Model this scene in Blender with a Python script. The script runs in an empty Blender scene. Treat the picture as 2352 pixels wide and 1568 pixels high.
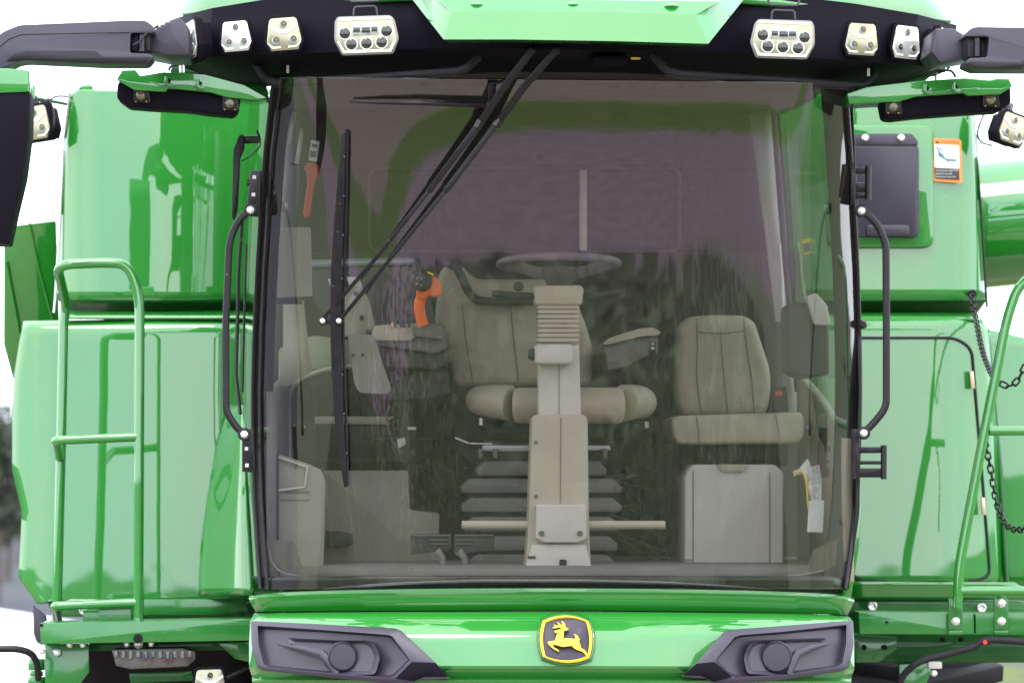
import bpy, bmesh, math, random
from mathutils import Vector, Matrix
random.seed(7)
R = math.radians
S = bpy.context.scene
COL = S.collection

# ------------------------------------------------------------------ camera, world, sun, exposure
U0, V0, ZE, D, K = 800.0, 1100.0, 2.6, 12.0, 760.0     # eye 2.6 m up, 12 m ahead of the windscreen
cam_d = bpy.data.cameras.new('camera'); cam = bpy.data.objects.new('camera', cam_d); COL.objects.link(cam)
cam.location = (0, -D, ZE); cam.rotation_euler = (R(90), 0, 0)
cam_d.sensor_width = 36; cam_d.lens = 36*D/(2352/K)
cam_d.shift_x = (1176-U0)/2352; cam_d.shift_y = (V0-784)/2352
cam_d.clip_start = .1; cam_d.clip_end = 5000
cam_d.dof.use_dof = True; cam_d.dof.focus_distance = 12.05; cam_d.dof.aperture_fstop = 4.0
S.camera = cam

W = bpy.data.worlds.new('World'); S.world = W; W.use_nodes = True
n = W.node_tree.nodes; l = W.node_tree.links; n.clear()
wo = n.new('ShaderNodeOutputWorld'); bg = n.new('ShaderNodeBackground')
sky = n.new('ShaderNodeTexSky'); sky.sky_type = 'NISHITA'; sky.sun_disc = False
SUN_EL, SUN_AZ = R(58), R(200)
sky.sun_elevation = SUN_EL; sky.sun_rotation = SUN_AZ
tc = n.new('ShaderNodeTexCoord')
nz = n.new('ShaderNodeTexNoise'); nz.inputs['Scale'].default_value = 2.2; nz.inputs['Detail'].default_value = 4
cr = n.new('ShaderNodeValToRGB')                       # the overcast cloud deck
cr.color_ramp.elements[0].position = .35; cr.color_ramp.elements[0].color = (.78, .94, 1.10, 1)
cr.color_ramp.elements[1].position = .62; cr.color_ramp.elements[1].color = (1.08, 1.05, 1.10, 1)
vm = n.new('ShaderNodeVectorMath'); vm.operation = 'SCALE'; vm.inputs['Scale'].default_value = 14.0
mx = n.new('ShaderNodeMix'); mx.data_type = 'RGBA'; mx.inputs[0].default_value = .93
l.new(tc.outputs['Generated'], nz.inputs['Vector']); l.new(nz.outputs['Fac'], cr.inputs[0])
l.new(cr.outputs[0], vm.inputs[0]); l.new(sky.outputs[0], mx.inputs[6]); l.new(vm.outputs[0], mx.inputs[7])
l.new(mx.outputs[2], bg.inputs[0]); bg.inputs[1].default_value = .12; l.new(bg.outputs[0], wo.inputs[0])
sun_d = bpy.data.lights.new('sun', 'SUN'); sun = bpy.data.objects.new('sun', sun_d); COL.objects.link(sun)
sun_d.energy = .8; sun_d.angle = R(25); sun_d.color = (1, .96, .9)
sun.rotation_euler = (R(90)-SUN_EL, 0, R(-20)); sun.location = (0, -5, 20)
S.view_settings.view_transform = 'Standard'; S.view_settings.look = 'None'
S.view_settings.exposure = 1.1; S.view_settings.gamma = 1
S.view_settings.use_curve_mapping = False
S.render.engine = 'CYCLES'
S.cycles.use_denoising = True
S.cycles.max_bounces = 8; S.cycles.diffuse_bounces = 3; S.cycles.glossy_bounces = 4
S.cycles.transparent_max_bounces = 12; S.cycles.caustics_reflective = False; S.cycles.caustics_refractive = False
S.cycles.sample_clamp_indirect = 10

# ------------------------------------------------------------------ materials
MATS = {}
def mat(name, base, rough=.5, metal=0, spec=.5, coat=0, coat_ior=1.5, coat_rough=.03, var=0, vscale=3, bump=0, bscale=60,
        stretch=(1, 1, 1), dust=0):
    m = bpy.data.materials.new(name); m.use_nodes = True
    nt = m.node_tree; b = nt.nodes['Principled BSDF']; L = nt.links
    b.inputs['Base Color'].default_value = (*base, 1); b.inputs['Roughness'].default_value = rough
    b.inputs['Metallic'].default_value = metal; b.inputs['Specular IOR Level'].default_value = spec
    b.inputs['Coat Weight'].default_value = coat; b.inputs['Coat IOR'].default_value = coat_ior
    b.inputs['Coat Roughness'].default_value = coat_rough
    g = nt.nodes.new('ShaderNodeNewGeometry')
    mp = nt.nodes.new('ShaderNodeMapping'); mp.inputs['Scale'].default_value = stretch
    L.new(g.outputs['Position'], mp.inputs[0])
    if var:
        t = nt.nodes.new('ShaderNodeTexNoise'); t.inputs['Scale'].default_value = vscale; t.inputs['Detail'].default_value = 6
        L.new(mp.outputs[0], t.inputs['Vector'])
        r = nt.nodes.new('ShaderNodeValToRGB')
        r.color_ramp.elements[0].position = .3; r.color_ramp.elements[1].position = .7
        r.color_ramp.elements[0].color = (*[c*(1-var) for c in base], 1)
        r.color_ramp.elements[1].color = (*[min(1, c*(1+var)) for c in base], 1)
        L.new(t.outputs['Fac'], r.inputs[0]); L.new(r.outputs[0], b.inputs['Base Color'])
        rr = nt.nodes.new('ShaderNodeMapRange'); rr.inputs[3].default_value = max(0, rough-.12*min(1, var*4)); rr.inputs[4].default_value = min(1, rough+.12*min(1, var*4))
        L.new(t.outputs['Fac'], rr.inputs[0]); L.new(rr.outputs[0], b.inputs['Roughness'])
    if bump:
        t2 = nt.nodes.new('ShaderNodeTexNoise'); t2.inputs['Scale'].default_value = bscale; t2.inputs['Detail'].default_value = 3
        L.new(mp.outputs[0], t2.inputs['Vector'])
        bp = nt.nodes.new('ShaderNodeBump'); bp.inputs['Strength'].default_value = 1; bp.inputs['Distance'].default_value = bump
        L.new(t2.outputs['Fac'], bp.inputs['Height']); L.new(bp.outputs[0], b.inputs['Normal'])
        if coat: L.new(bp.outputs[0], b.inputs['Coat Normal'])
    if dust:
        d = nt.nodes.new('ShaderNodeTexNoise'); d.inputs['Scale'].default_value = 55; d.inputs['Detail'].default_value = 2
        L.new(g.outputs['Position'], d.inputs['Vector'])
        dr = nt.nodes.new('ShaderNodeMapRange'); dr.inputs[1].default_value = .70; dr.inputs[2].default_value = .76; dr.inputs[4].default_value = dust
        L.new(d.outputs['Fac'], dr.inputs[0])
        x = nt.nodes.new('ShaderNodeMix'); x.data_type = 'RGBA'; L.new(dr.outputs[0], x.inputs[0])
        src = b.inputs['Base Color'].links[0].from_socket if b.inputs['Base Color'].links else None
        if src: L.new(src, x.inputs[6])
        else: x.inputs[6].default_value = (*base, 1)
        x.inputs[7].default_value = (.16, .15, .10, 1); L.new(x.outputs[2], b.inputs['Base Color'])
    MATS[name] = m; return m

GREEN = mat('green_paint', (.016, .205, .020), .4, spec=.2, coat=1, coat_ior=1.85, coat_rough=.015, bump=.0012, bscale=1.6, var=.04, vscale=1.5, dust=.5)
GREEN2 = mat('green_frame_paint', (.012, .165, .020), .4, spec=.3, coat=.9, coat_ior=1.6, coat_rough=.12, bump=.0004, bscale=30, var=.08, vscale=9, dust=.6)
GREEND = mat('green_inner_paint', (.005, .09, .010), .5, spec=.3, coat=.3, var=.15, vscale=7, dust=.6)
BLACKQ = mat('visor_black', (.0055, .004, .0085), .6, spec=.08, var=.15, vscale=10)
BLACKP = mat('black_plastic', (.030, .023, .042), .42, spec=.6, bump=.0002, bscale=500, var=.10, vscale=14)
BLACKG = mat('black_gloss', (.006, .005, .008), .2, spec=.35, coat=.2, bump=.0004, bscale=25)
BLACKM = mat('black_metal', (.008, .006, .009), .38, spec=.35, var=.25, vscale=30, bump=.0003, bscale=200, dust=.6)
RUBBER = mat('rubber', (.014, .013, .016), .65, spec=.3, var=.3, vscale=25)
DARK = mat('dark_void', (.008, .007, .010), .7, spec=.2)
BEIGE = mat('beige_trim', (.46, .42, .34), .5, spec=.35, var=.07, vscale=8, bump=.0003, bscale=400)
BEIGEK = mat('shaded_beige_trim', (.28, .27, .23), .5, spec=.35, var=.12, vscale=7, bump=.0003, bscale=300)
BEIGES = mat('beige_upholstery', (.42, .37, .29), .55, spec=.4, var=.16, vscale=7, bump=.005, bscale=14)
BEIGEL = mat('pale_trim', (.58, .55, .51), .42, spec=.4, var=.05, vscale=6)
GREYT = mat('grey_trim', (.16, .155, .15), .5, spec=.4, var=.12, vscale=10)
mat('wheel_grip', (.17, .145, .165), .45, spec=.4)
GREYD = mat('charcoal_trim', (.05, .048, .05), .5, spec=.4, var=.12, vscale=10)
BROWNT = mat('dark_headlining', (.055, .045, .045), .8, spec=.2, var=.2, vscale=6)
STEEL = mat('zinc_steel', (.75, .74, .72), .28, metal=.75, spec=.5, var=.08, vscale=60)
CHROME = mat('lamp_reflector', (.36, .34, .23), .22, metal=.55, spec=.6, var=.05, vscale=30)
SILVER = mat('silver_reflector', (.62, .63, .60), .18, metal=.5, spec=.7, var=.06, vscale=30)
LAMPW = mat('lamp_white_ridge', (.85, .85, .83), .25, spec=.7)
LENSD = mat('led_lens', (.05, .05, .045), .08, metal=.5, spec=.9, var=.5, vscale=160, stretch=(1, 1, 3))
LENSC = mat('clear_lens', (.40, .42, .40), .10, metal=.3, spec=.9, var=.25, vscale=60)
AMBER = mat('amber_chip', (.42, .20, .02), .4)
AMBERD = mat('amber_lens', (.10, .085, .03), .15, spec=.8, var=.4, vscale=90)
ORANGE = mat('orange_plastic', (.95, .16, .015), .45, spec=.4)
STICKO = mat('orange_label', (.95, .30, .06), .5)
RED = mat('red_plastic', (.75, .03, .03), .4)
YELLOW = mat('badge_yellow', (.85, .52, .01), .35, spec=.5)
YELLOWL = mat('label_yellow', (.70, .50, .02), .5)
BADGE = mat('badge_black', (.035, .026, .045), .45, spec=.4)
WHITE = mat('white_vinyl', (.78, .78, .78), .5)
PAPER = mat('paper', (.62, .66, .64), .7, var=.08, vscale=30)
TEAL = mat('pictogram_teal', (.04, .20, .26), .6)
mat('blue_dull', (.01, .07, .16), .6); mat('red_dull', (.28, .02, .015), .6)
BLUE = mat('blue_mark', (.02, .08, .35), .5)
BAGM = mat('plastic_film', (.62, .64, .64), .3, spec=.6, var=.3, vscale=60, bump=.004, bscale=60)

def glass_mat(name, tint, f0, dirt):
    m = bpy.data.materials.new(name); m.use_nodes = True; nt = m.node_tree; N = nt.nodes; L = nt.links; N.clear()
    o = N.new('ShaderNodeOutputMaterial'); tr = N.new('ShaderNodeBsdfTransparent'); tr.inputs[0].default_value = (*tint, 1)
    gl = N.new('ShaderNodeBsdfGlossy'); gl.inputs['Roughness'].default_value = .012
    df = N.new('ShaderNodeBsdfDiffuse'); df.inputs[0].default_value = (.45, .42, .36, 1)
    lw = N.new('ShaderNodeLayerWeight'); lw.inputs[0].default_value = .5
    p = N.new('ShaderNodeMath'); p.operation = 'POWER'; p.inputs[1].default_value = 5; L.new(lw.outputs['Facing'], p.inputs[0])
    ma = N.new('ShaderNodeMath'); ma.operation = 'MULTIPLY_ADD'; ma.inputs[1].default_value = 1-f0; ma.inputs[2].default_value = f0
    L.new(p.outputs[0], ma.inputs[0])
    g = N.new('ShaderNodeNewGeometry'); mp = N.new('ShaderNodeMapping'); mp.inputs['Scale'].default_value = (7, 7, 1.2)
    L.new(g.outputs['Position'], mp.inputs[0])
    t = N.new('ShaderNodeTexNoise'); t.inputs['Scale'].default_value = 5; t.inputs['Detail'].default_value = 8; L.new(mp.outputs[0], t.inputs['Vector'])
    mr = N.new('ShaderNodeMapRange'); mr.inputs[1].default_value = .3; mr.inputs[2].default_value = .75
    mr.inputs[3].default_value = dirt*.3; mr.inputs[4].default_value = dirt; L.new(t.outputs['Fac'], mr.inputs[0])
    bt = N.new('ShaderNodeTexNoise'); bt.inputs['Scale'].default_value = 1.6; bt.inputs['Detail'].default_value = 2; L.new(g.outputs['Position'], bt.inputs['Vector'])
    bp = N.new('ShaderNodeBump'); bp.inputs['Distance'].default_value = .0025; bp.inputs['Strength'].default_value = 1
    L.new(bt.outputs['Fac'], bp.inputs['Height']); L.new(bp.outputs[0], gl.inputs['Normal'])
    m1 = N.new('ShaderNodeMixShader'); m2 = N.new('ShaderNodeMixShader')
    L.new(mr.outputs[0], m1.inputs[0]); L.new(tr.outputs[0], m1.inputs[1]); L.new(df.outputs[0], m1.inputs[2])
    L.new(ma.outputs[0], m2.inputs[0]); L.new(m1.outputs[0], m2.inputs[1]); L.new(gl.outputs[0], m2.inputs[2])
    L.new(m2.outputs[0], o.inputs[0]); return m
GLASS = glass_mat('windscreen_glass', (.68, .665, .65), .12, .015)
SGLASS = glass_mat('side_glass', (.66, .80, .70), .07, .02)
CARD = glass_mat('translucent_film', (.62, .62, .55), .05, .30)

# ------------------------------------------------------------------ geometry helpers
def P(u, v, y):
    s = (D+y)/(D*K); return Vector(((u-U0)*s, y, ZE+(V0-v)*s))
def up(y): return (D+y)/(D*K)            # metres per picture unit at depth y

def link(name, me, m, parent, sharp=35):
    o = bpy.data.objects.new(name, me); COL.objects.link(o)
    if m: me.materials.append(m)
    if parent: o.parent = parent
    for p in me.polygons: p.use_smooth = True
    me.set_sharp_from_angle(angle=R(sharp)); return o
def fin(name, bm, m, parent, bevel=0, seg=2, sharp=35, recalc=True, solid=0):
    if recalc: bmesh.ops.recalc_face_normals(bm, faces=bm.faces)
    if bevel:
        es = [e for e in bm.edges if len(e.link_faces) == 2 and e.calc_face_angle(0) > .45]
        if es: bmesh.ops.bevel(bm, geom=es, offset=bevel, segments=seg, profile=.5, affect='EDGES', clamp_overlap=True)
    me = bpy.data.meshes.new(name); bm.to_mesh(me); bm.free()
    o = link(name, me, m, parent, sharp)
    if solid:
        md = o.modifiers.new('solid', 'SOLIDIFY'); md.thickness = solid; md.offset = -1
    return o
def fillet(pts, r, n=5, closed=True):
    out = []; N = len(pts); pts = [Vector(p) for p in pts]
    rs = r if isinstance(r, (list, tuple)) else [r]*N
    for i, p in enumerate(pts):
        if (not closed and i in (0, N-1)) or rs[i] <= 0: out.append(p); continue
        a = pts[i-1]-p; b = pts[(i+1) % N]-p; la, lb = a.length, b.length
        if la < 1e-9 or lb < 1e-9: out.append(p); continue
        d = min(rs[i], la*.48, lb*.48); A = p+a*(d/la); B = p+b*(d/lb)
        for k in range(n+1):
            t = k/n; out.append(A*(1-t)**2+p*2*t*(1-t)+B*t*t)
    return out
def crv(pts, n=8, closed=False):
    pts = [Vector(p) for p in pts]; N = len(pts); out = []
    for i in range(N if closed else N-1):
        p0 = pts[(i-1) % N] if closed or i > 0 else pts[0]; p1 = pts[i]; p2 = pts[(i+1) % N]
        p3 = pts[(i+2) % N] if closed or i+2 < N else pts[-1]
        for k in range(n):
            t = k/n; out.append(.5*((2*p1)+(p2-p0)*t+(2*p0-5*p1+4*p2-p3)*t*t+(3*p1-p0-3*p2+p3)*t**3))
    if not closed: out.append(pts[-1])
    return out
def prism_bm(bm, pts, y, t):
    yf = y if callable(y) else (lambda a, b: y)
    f = [bm.verts.new(P(p[0], p[1], yf(p[0], p[1]))) for p in pts]
    b = [bm.verts.new(v.co+Vector((0, t, 0))) for v in f]
    bm.faces.new(f); bm.faces.new(b[::-1]); N = len(f)
    for i in range(N): bm.faces.new((f[i], b[i], b[(i+1) % N], f[(i+1) % N]))
def prism(name, pts, y, t, m, parent, r=0, bevel=.003, seg=2, n=5):
    bm = bmesh.new(); q = fillet([(p[0], p[1], 0) for p in pts], r, n) if r else [Vector((p[0], p[1], 0)) for p in pts]
    prism_bm(bm, q, y, t); return fin(name, bm, m, parent, bevel, seg)
def rect(u0, v0, u1, v1): return [(u0, v0), (u1, v0), (u1, v1), (u0, v1)]
def multi(name, polys, y, t, m, parent, r=0, bevel=.002):
    bm = bmesh.new()
    for p in polys:
        q = fillet([(a[0], a[1], 0) for a in p], r) if r else p
        prism_bm(bm, q, y, t)
    return fin(name, bm, m, parent, bevel)
def tube_bm(bm, path, r, seg=12, flat=None, cap=True):
    path = [Vector(p) for p in path]; N = len(path); rings = []
    rr = r if isinstance(r, (list, tuple)) else [r]*N
    t = (path[1]-path[0]).normalized(); up_ = Vector((0, 1, 0)) if abs(t.y) < .9 else Vector((1, 0, 0))
    nrm = t.cross(up_).normalized()
    for i in range(N):
        if i == 0: t = path[1]-path[0]
        elif i == N-1: t = path[-1]-path[-2]
        else: t = (path[i+1]-path[i]).normalized()+(path[i]-path[i-1]).normalized()
        t.normalize(); nrm = (nrm-t*nrm.dot(t)).normalized(); bi = t.cross(nrm)
        ring = []
        for k in range(seg):
            a = 2*math.pi*(k+.5)/seg; c, s_ = math.cos(a), math.sin(a)
            if flat: ring.append(bm.verts.new(path[i]+nrm*c*rr[i]*flat[0]+bi*s_*rr[i]*flat[1]))
            else: ring.append(bm.verts.new(path[i]+nrm*c*rr[i]+bi*s_*rr[i]))
        rings.append(ring)
    for a, b in zip(rings, rings[1:]):
        for k in range(seg): bm.faces.new((a[k], a[(k+1) % seg], b[(k+1) % seg], b[k]))
    if cap: bm.faces.new(rings[0][::-1]); bm.faces.new(rings[-1])
def tube(name, pts, r, m, parent, fr=0, seg=12, flat=None, smooth=0, bevel=0):
    """pts: (u, v, y); r in picture units"""
    Q = [P(*p) for p in pts]
    if fr: Q = fillet(Q, fr, 6, closed=False)
    if smooth: Q = crv(Q, smooth)
    rm = r*up(pts[0][2]) if not isinstance(r, (list, tuple)) else [a*up(pts[0][2]) for a in r]
    bm = bmesh.new(); tube_bm(bm, Q, rm, seg, flat); return fin(name, bm, m, parent, bevel, sharp=50)
def lathe_bm(bm, c, axis, prof, seg=24):
    """prof: list of (radius, along) metres; axis unit vector"""
    ax = Vector(axis).normalized(); a = ax.orthogonal().normalized(); b = ax.cross(a); rings = []
    for r, h in prof:
        rings.append([bm.verts.new(c+ax*h+(a*math.cos(2*math.pi*k/seg)+b*math.sin(2*math.pi*k/seg))*max(r, 1e-5)) for k in range(seg)])
    for x, y in zip(rings, rings[1:]):
        for k in range(seg): bm.faces.new((x[k], x[(k+1) % seg], y[(k+1) % seg], y[k]))
    bm.faces.new(rings[0][::-1]); bm.faces.new(rings[-1])
def lathe(name, c, axis, prof, m, parent, seg=24, sharp=35):
    bm = bmesh.new(); lathe_bm(bm, Vector(c), axis, prof, seg); return fin(name, bm, m, parent, sharp=sharp)
def bolt(u, v, y, r, parent, m=None, name='bolt', cup=False):
    c = P(u, v, y); k = r*up(y)
    prof = [(k*1.0, .004), (k*1.0, -.001), (k*.85, -.003)] if not cup else [(k, .004), (k, -.004), (k*.8, -.005), (k*.45, -.003), (k*.35, .001)]
    if not cup: prof += [(k*.80, -.003), (k*.72, -.010), (k*.5, -.012)]
    return lathe(name, c, (0, 1, 0), [(a, b) for a, b in prof], m or STEEL, parent, 12)
def resample(pts, n):
    pts = [Vector((p[0], p[1], p[2] if len(p) > 2 else 0)) for p in pts]
    L = [0]
    for a, b in zip(pts, pts[1:]): L.append(L[-1]+(b-a).length)
    out = []; j = 0
    for i in range(n):
        t = L[-1]*i/(n-1)
        while j < len(pts)-2 and L[j+1] < t: j += 1
        f = (t-L[j])/max(1e-9, L[j+1]-L[j]); out.append(pts[j].lerp(pts[j+1], min(1, max(0, f))))
    return out
def loft(name, rows, m, parent, solid=.006, sharp=40, nc=None, crvn=0):
    """rows of (u,v,y) top to bottom, left to right"""
    R_ = []
    for r in rows:
        q = [Vector(p) for p in r]
        if crvn: q = crv(q, crvn)
        if nc: q = resample(q, nc)
        R_.append([P(*p) for p in q])
    bm = bmesh.new(); V = [[bm.verts.new(p) for p in r] for r in R_]
    for a, b in zip(V, V[1:]):
        for k in range(len(a)-1): bm.faces.new((a[k], b[k], b[k+1], a[k+1]))
    return fin(name, bm, m, parent, recalc=False, solid=solid, sharp=sharp)
def sheet(name, L_, R_, yf, m, parent, nv=20, nu=20, solid=.01, sharp=40):
    a = resample(L_, nv); b = resample(R_, nv); rows = []
    for p, q in zip(a, b):
        row = []
        for j in range(nu):
            t = j/(nu-1); c = p.lerp(q, t); row.append((c.x, c.y, yf(c.x, c.y)))
        rows.append(row)
    return loft(name, rows, m, parent, solid, sharp)
def groove(name, pts, y, w, m, parent, t=.004):
    """thin raised bead along a polyline, w in units"""
    return tube(name, [(p[0], p[1], y(p[0], p[1]) if callable(y) else y) for p in pts], w, m, parent, seg=8)
def box3(name, c, sx, sy, sz, m, parent, bevel=.005, rot=None):
    bm = bmesh.new(); bmesh.ops.create_cube(bm, size=1)
    bmesh.ops.scale(bm, vec=(sx, sy, sz), verts=bm.verts)
    if rot: bmesh.ops.rotate(bm, cent=(0, 0, 0), matrix=rot, verts=bm.verts)
    bmesh.ops.translate(bm, vec=c, verts=bm.verts); return fin(name, bm, m, parent, bevel)
def interp(xs, x):
    if x <= xs[0][0]: return xs[0][1]
    for (a, fa), (b, fb) in zip(xs, xs[1:]):
        if x <= b: 
            t = (x-a)/(b-a); return fa+(fb-fa)*t
    return xs[-1][1]
def sinterp(xs, x):
    """smooth (monotone cosine-free) interpolation: average of piecewise linear over a window"""
    w = (xs[-1][0]-xs[0][0])*.04; return sum(interp(xs, x+w*k/3) for k in range(-3, 4))/7
def tagthing(o, label, cat, group=None):
    o['label'] = label; o['category'] = cat
    if group: o['group'] = group
def empty(name, loc=(0, 0, 0)):
    o = bpy.data.objects.new(name, None); COL.objects.link(o); o.location = loc; o.empty_display_size = .2; return o
def text_part(name, s, u, v, y, size, m, parent, align='LEFT', sx=1):
    c = bpy.data.curves.new(name, 'FONT'); c.body = s; c.size = size*up(y); c.align_x = align; c.extrude = .0003
    o = bpy.data.objects.new(name+'_tmp', c); COL.objects.link(o)
    bpy.context.view_layer.update(); dg = bpy.context.evaluated_depsgraph_get()
    me = bpy.data.meshes.new_from_object(o.evaluated_get(dg)); bpy.data.objects.remove(o)
    me.transform(Matrix.Translation(P(u, v, y)) @ Matrix.Rotation(R(90), 4, 'X') @ Matrix.Diagonal((sx, 1, 1, 1)))
    me.materials.clear(); return link(name, me, m, parent)

# ------------------------------------------------------------------ the setting
def ground():
    m = bpy.data.materials.new('ground_zones'); m.use_nodes = True; nt = m.node_tree; N = nt.nodes; L = nt.links
    b = N['Principled BSDF']; b.inputs['Roughness'].default_value = .95; b.inputs['Specular IOR Level'].default_value = .1
    g = N.new('ShaderNodeNewGeometry'); sp = N.new('ShaderNodeSeparateXYZ'); L.new(g.outputs['Position'], sp.inputs[0])
    def math_(op, a, bb=None, c=None):
        q = N.new('ShaderNodeMath'); q.operation = op
        for i, x in enumerate((a, bb, c)):
            if x is None: continue
            if isinstance(x, (int, float)): q.inputs[i].default_value = x
            else: L.new(x, q.inputs[i])
        return q.outputs[0]
    def noise(sc, det=4):
        t = N.new('ShaderNodeTexNoise'); t.inputs['Scale'].default_value = sc; t.inputs['Detail'].default_value = det
        L.new(g.outputs['Position'], t.inputs['Vector']); return t.outputs['Fac']
    # elliptical distance in front of the cab (centre x .6): bands of gravel, grass, worn track
    dx = math_('SUBTRACT', sp.outputs[0], .7); dy = math_('SUBTRACT', 1.0, sp.outputs[1])
    dl = math_('MULTIPLY', math_('MINIMUM', dx, 0.0), 1.0); dr = math_('MULTIPLY', math_('MAXIMUM', dx, 0.0), .42)
    dd = math_('SQRT', math_('ADD', math_('ADD', math_('POWER', math_('ABSOLUTE', dl), 2.0), math_('POWER', dr, 2.0)), math_('POWER', dy, 2.0)))
    dd = math_('SUBTRACT', dd, math_('MINIMUM', math_('MULTIPLY', math_('ABSOLUTE', dl), 1.25), 4.0))
    wob = math_('MULTIPLY', math_('SUBTRACT', noise(.35, 3), .5), 1.2)
    wob2 = math_('MULTIPLY', math_('SUBTRACT', noise(3, 5), .5), .5)
    d = math_('ADD', math_('ADD', dd, wob), wob2)
    r = N.new('ShaderNodeValToRGB'); r.color_ramp.interpolation = 'LINEAR'
    q = math_('DIVIDE', d, 40.0); L.new(q, r.inputs[0])
    E = r.color_ramp.elements
    tan, grass, brown, veg = (.24, .20, .16, 1), (.11, .16, .045, 1), (.25, .185, .215, 1), (.15, .175, .10, 1)
    zones = [(0, tan), (5.9, tan), (6.1, grass), (7.4, grass), (7.7, brown), (10.0, brown), (10.5, veg), (38, veg), (40, (.10, .10, .10, 1))]
    while len(E) < len(zones): E.new(.5)
    for e, (p, c) in zip(E, zones): e.position = p/40
    for e, (p, c) in zip(E, zones): e.position = p/40; e.color = c
    nn = N.new('ShaderNodeMix'); nn.data_type = 'RGBA'; nn.blend_type = 'MULTIPLY'; nn.inputs[0].default_value = 1
    mr = N.new('ShaderNodeMapRange'); mr.inputs[1].default_value = .3; mr.inputs[2].default_value = .7; mr.inputs[3].default_value = .84; mr.inputs[4].default_value = 1.16
    L.new(noise(9, 8), mr.inputs[0]); L.new(r.outputs[0], nn.inputs[6])
    cmb = N.new('ShaderNodeCombineColor')
    for i in range(3): L.new(mr.outputs[0], cmb.inputs[i])
    L.new(cmb.outputs[0], nn.inputs[7])
    # behind the machine: blue-grey hard standing with yellow-green weeds further right
    back = math_('GREATER_THAN', sp.outputs[1], 6.0)
    rb = N.new('ShaderNodeValToRGB'); rb.color_ramp.elements[0].position = .46; rb.color_ramp.elements[1].position = .60
    rb.color_ramp.elements[0].color = (.060, .063, .078, 1); rb.color_ramp.elements[1].color = (.10, .125, .035, 1)
    rf = math_('GREATER_THAN', sp.outputs[0], 1.0)
    L.new(math_('MULTIPLY', noise(.55, 2), math_('ADD', math_('MULTIPLY', rf, .35), .8)), rb.inputs[0])
    fm = N.new('ShaderNodeMix'); fm.data_type = 'RGBA'; L.new(back, fm.inputs[0]); L.new(nn.outputs[2], fm.inputs[6]); L.new(rb.outputs[0], fm.inputs[7])
    L.new(fm.outputs[2], b.inputs['Base Color'])
    bp = N.new('ShaderNodeBump'); bp.inputs['Distance'].default_value = .01; L.new(noise(14, 6), bp.inputs['Height']); L.new(bp.outputs[0], b.inputs['Normal'])
    bm = bmesh.new(); bmesh.ops.create_grid(bm, x_segments=8, y_segments=8, size=2500)
    o = fin('ground', bm, m, None); o['kind'] = 'structure'
ground()

LEAF = {}
def leafmat(name, c):
    if name not in LEAF: LEAF[name] = mat(name, c, .8, spec=.2, var=.35 if 'grass' not in name else .12, vscale=1.5)
    return LEAF[name]
def foliage_bm(blobs, n, size, seed):
    rnd = random.Random(seed); bm = bmesh.new()
    for i in range(n):
        (cx, cy, cz, rx, ry, rz) = rnd.choice(blobs)
        th = rnd.uniform(0, 2*math.pi); ph = math.acos(rnd.uniform(-1, 1)); rr = rnd.uniform(.45, 1)**.6
        c = Vector((cx+rx*rr*math.sin(ph)*math.cos(th), cy+ry*rr*math.sin(ph)*math.sin(th), cz+rz*rr*math.cos(ph)))
        s = size*rnd.uniform(.6, 1.4); a = Vector([rnd.gauss(0, 1) for _ in range(3)]).normalized(); b = a.orthogonal().normalized(); c2 = a.cross(b)
        vs = [bm.verts.new(c+b*s), bm.verts.new(c+c2*s*.6), bm.verts.new(c-b*s), bm.verts.new(c-c2*s*.6)]
        bm.faces.new(vs)
    return bm
def tree(x, y, h, w, label, seed, col, conifer=False):
    t = empty('tree', (x, y, 0)); tagthing(t, label, 'tree', 'trees beyond the yard')
    rnd = random.Random(seed); bm = bmesh.new()
    tube_bm(bm, [(0, 0, -.1), (.1, 0, h*.3), (0, .1, h*.6), (.1, 0, h*.85)], [h*.03, h*.022, h*.015, h*.005], 8)
    for k in range(6):
        a = rnd.uniform(0, 6.28); z = h*rnd.uniform(.35, .7)
        tube_bm(bm, [(0, 0, z), (math.cos(a)*w*.3, math.sin(a)*w*.3, z+h*.08), (math.cos(a)*w*.6, math.sin(a)*w*.6, z+h*.14)], [h*.01, h*.007, h*.003], 6)
    fin('trunk', bm, mat('bark', (.09, .07, .055), .9), t)
    blobs = []
    for k in range(12):
        z = rnd.uniform(.3, .95)*h; ww = w*(1-z/h)*1.2 if conifer else w*.6
        a = rnd.uniform(0, 6.28); q = rnd.uniform(.1, 1)*ww
        blobs.append((math.cos(a)*q, math.sin(a)*q, z, w*.3, w*.3, h*.10))
    fin('crown', foliage_bm(blobs, 2600, h*.022, seed), leafmat(col[0], col[1]), t, sharp=180)
def bgx(u, y): return (u-U0)*up(y)
tree(bgx(-14, 70), 70, 4.3, 1.6, 'tall thin grey-green tree rising at the left edge of the yard', 1, ('leaf_grey', (.07, .085, .06)), True)
tree(bgx(16, 90), 90, 3.4, 1.7, 'low rounded dark bush right of the thin tree at the left edge', 2, ('leaf_dark', (.045, .06, .035)))
tree(bgx(45, 110), 110, 3.0, 2.5, 'low spreading bush half hidden behind the left green side shield', 3, ('leaf_dark', (.045, .06, .035)))
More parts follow.
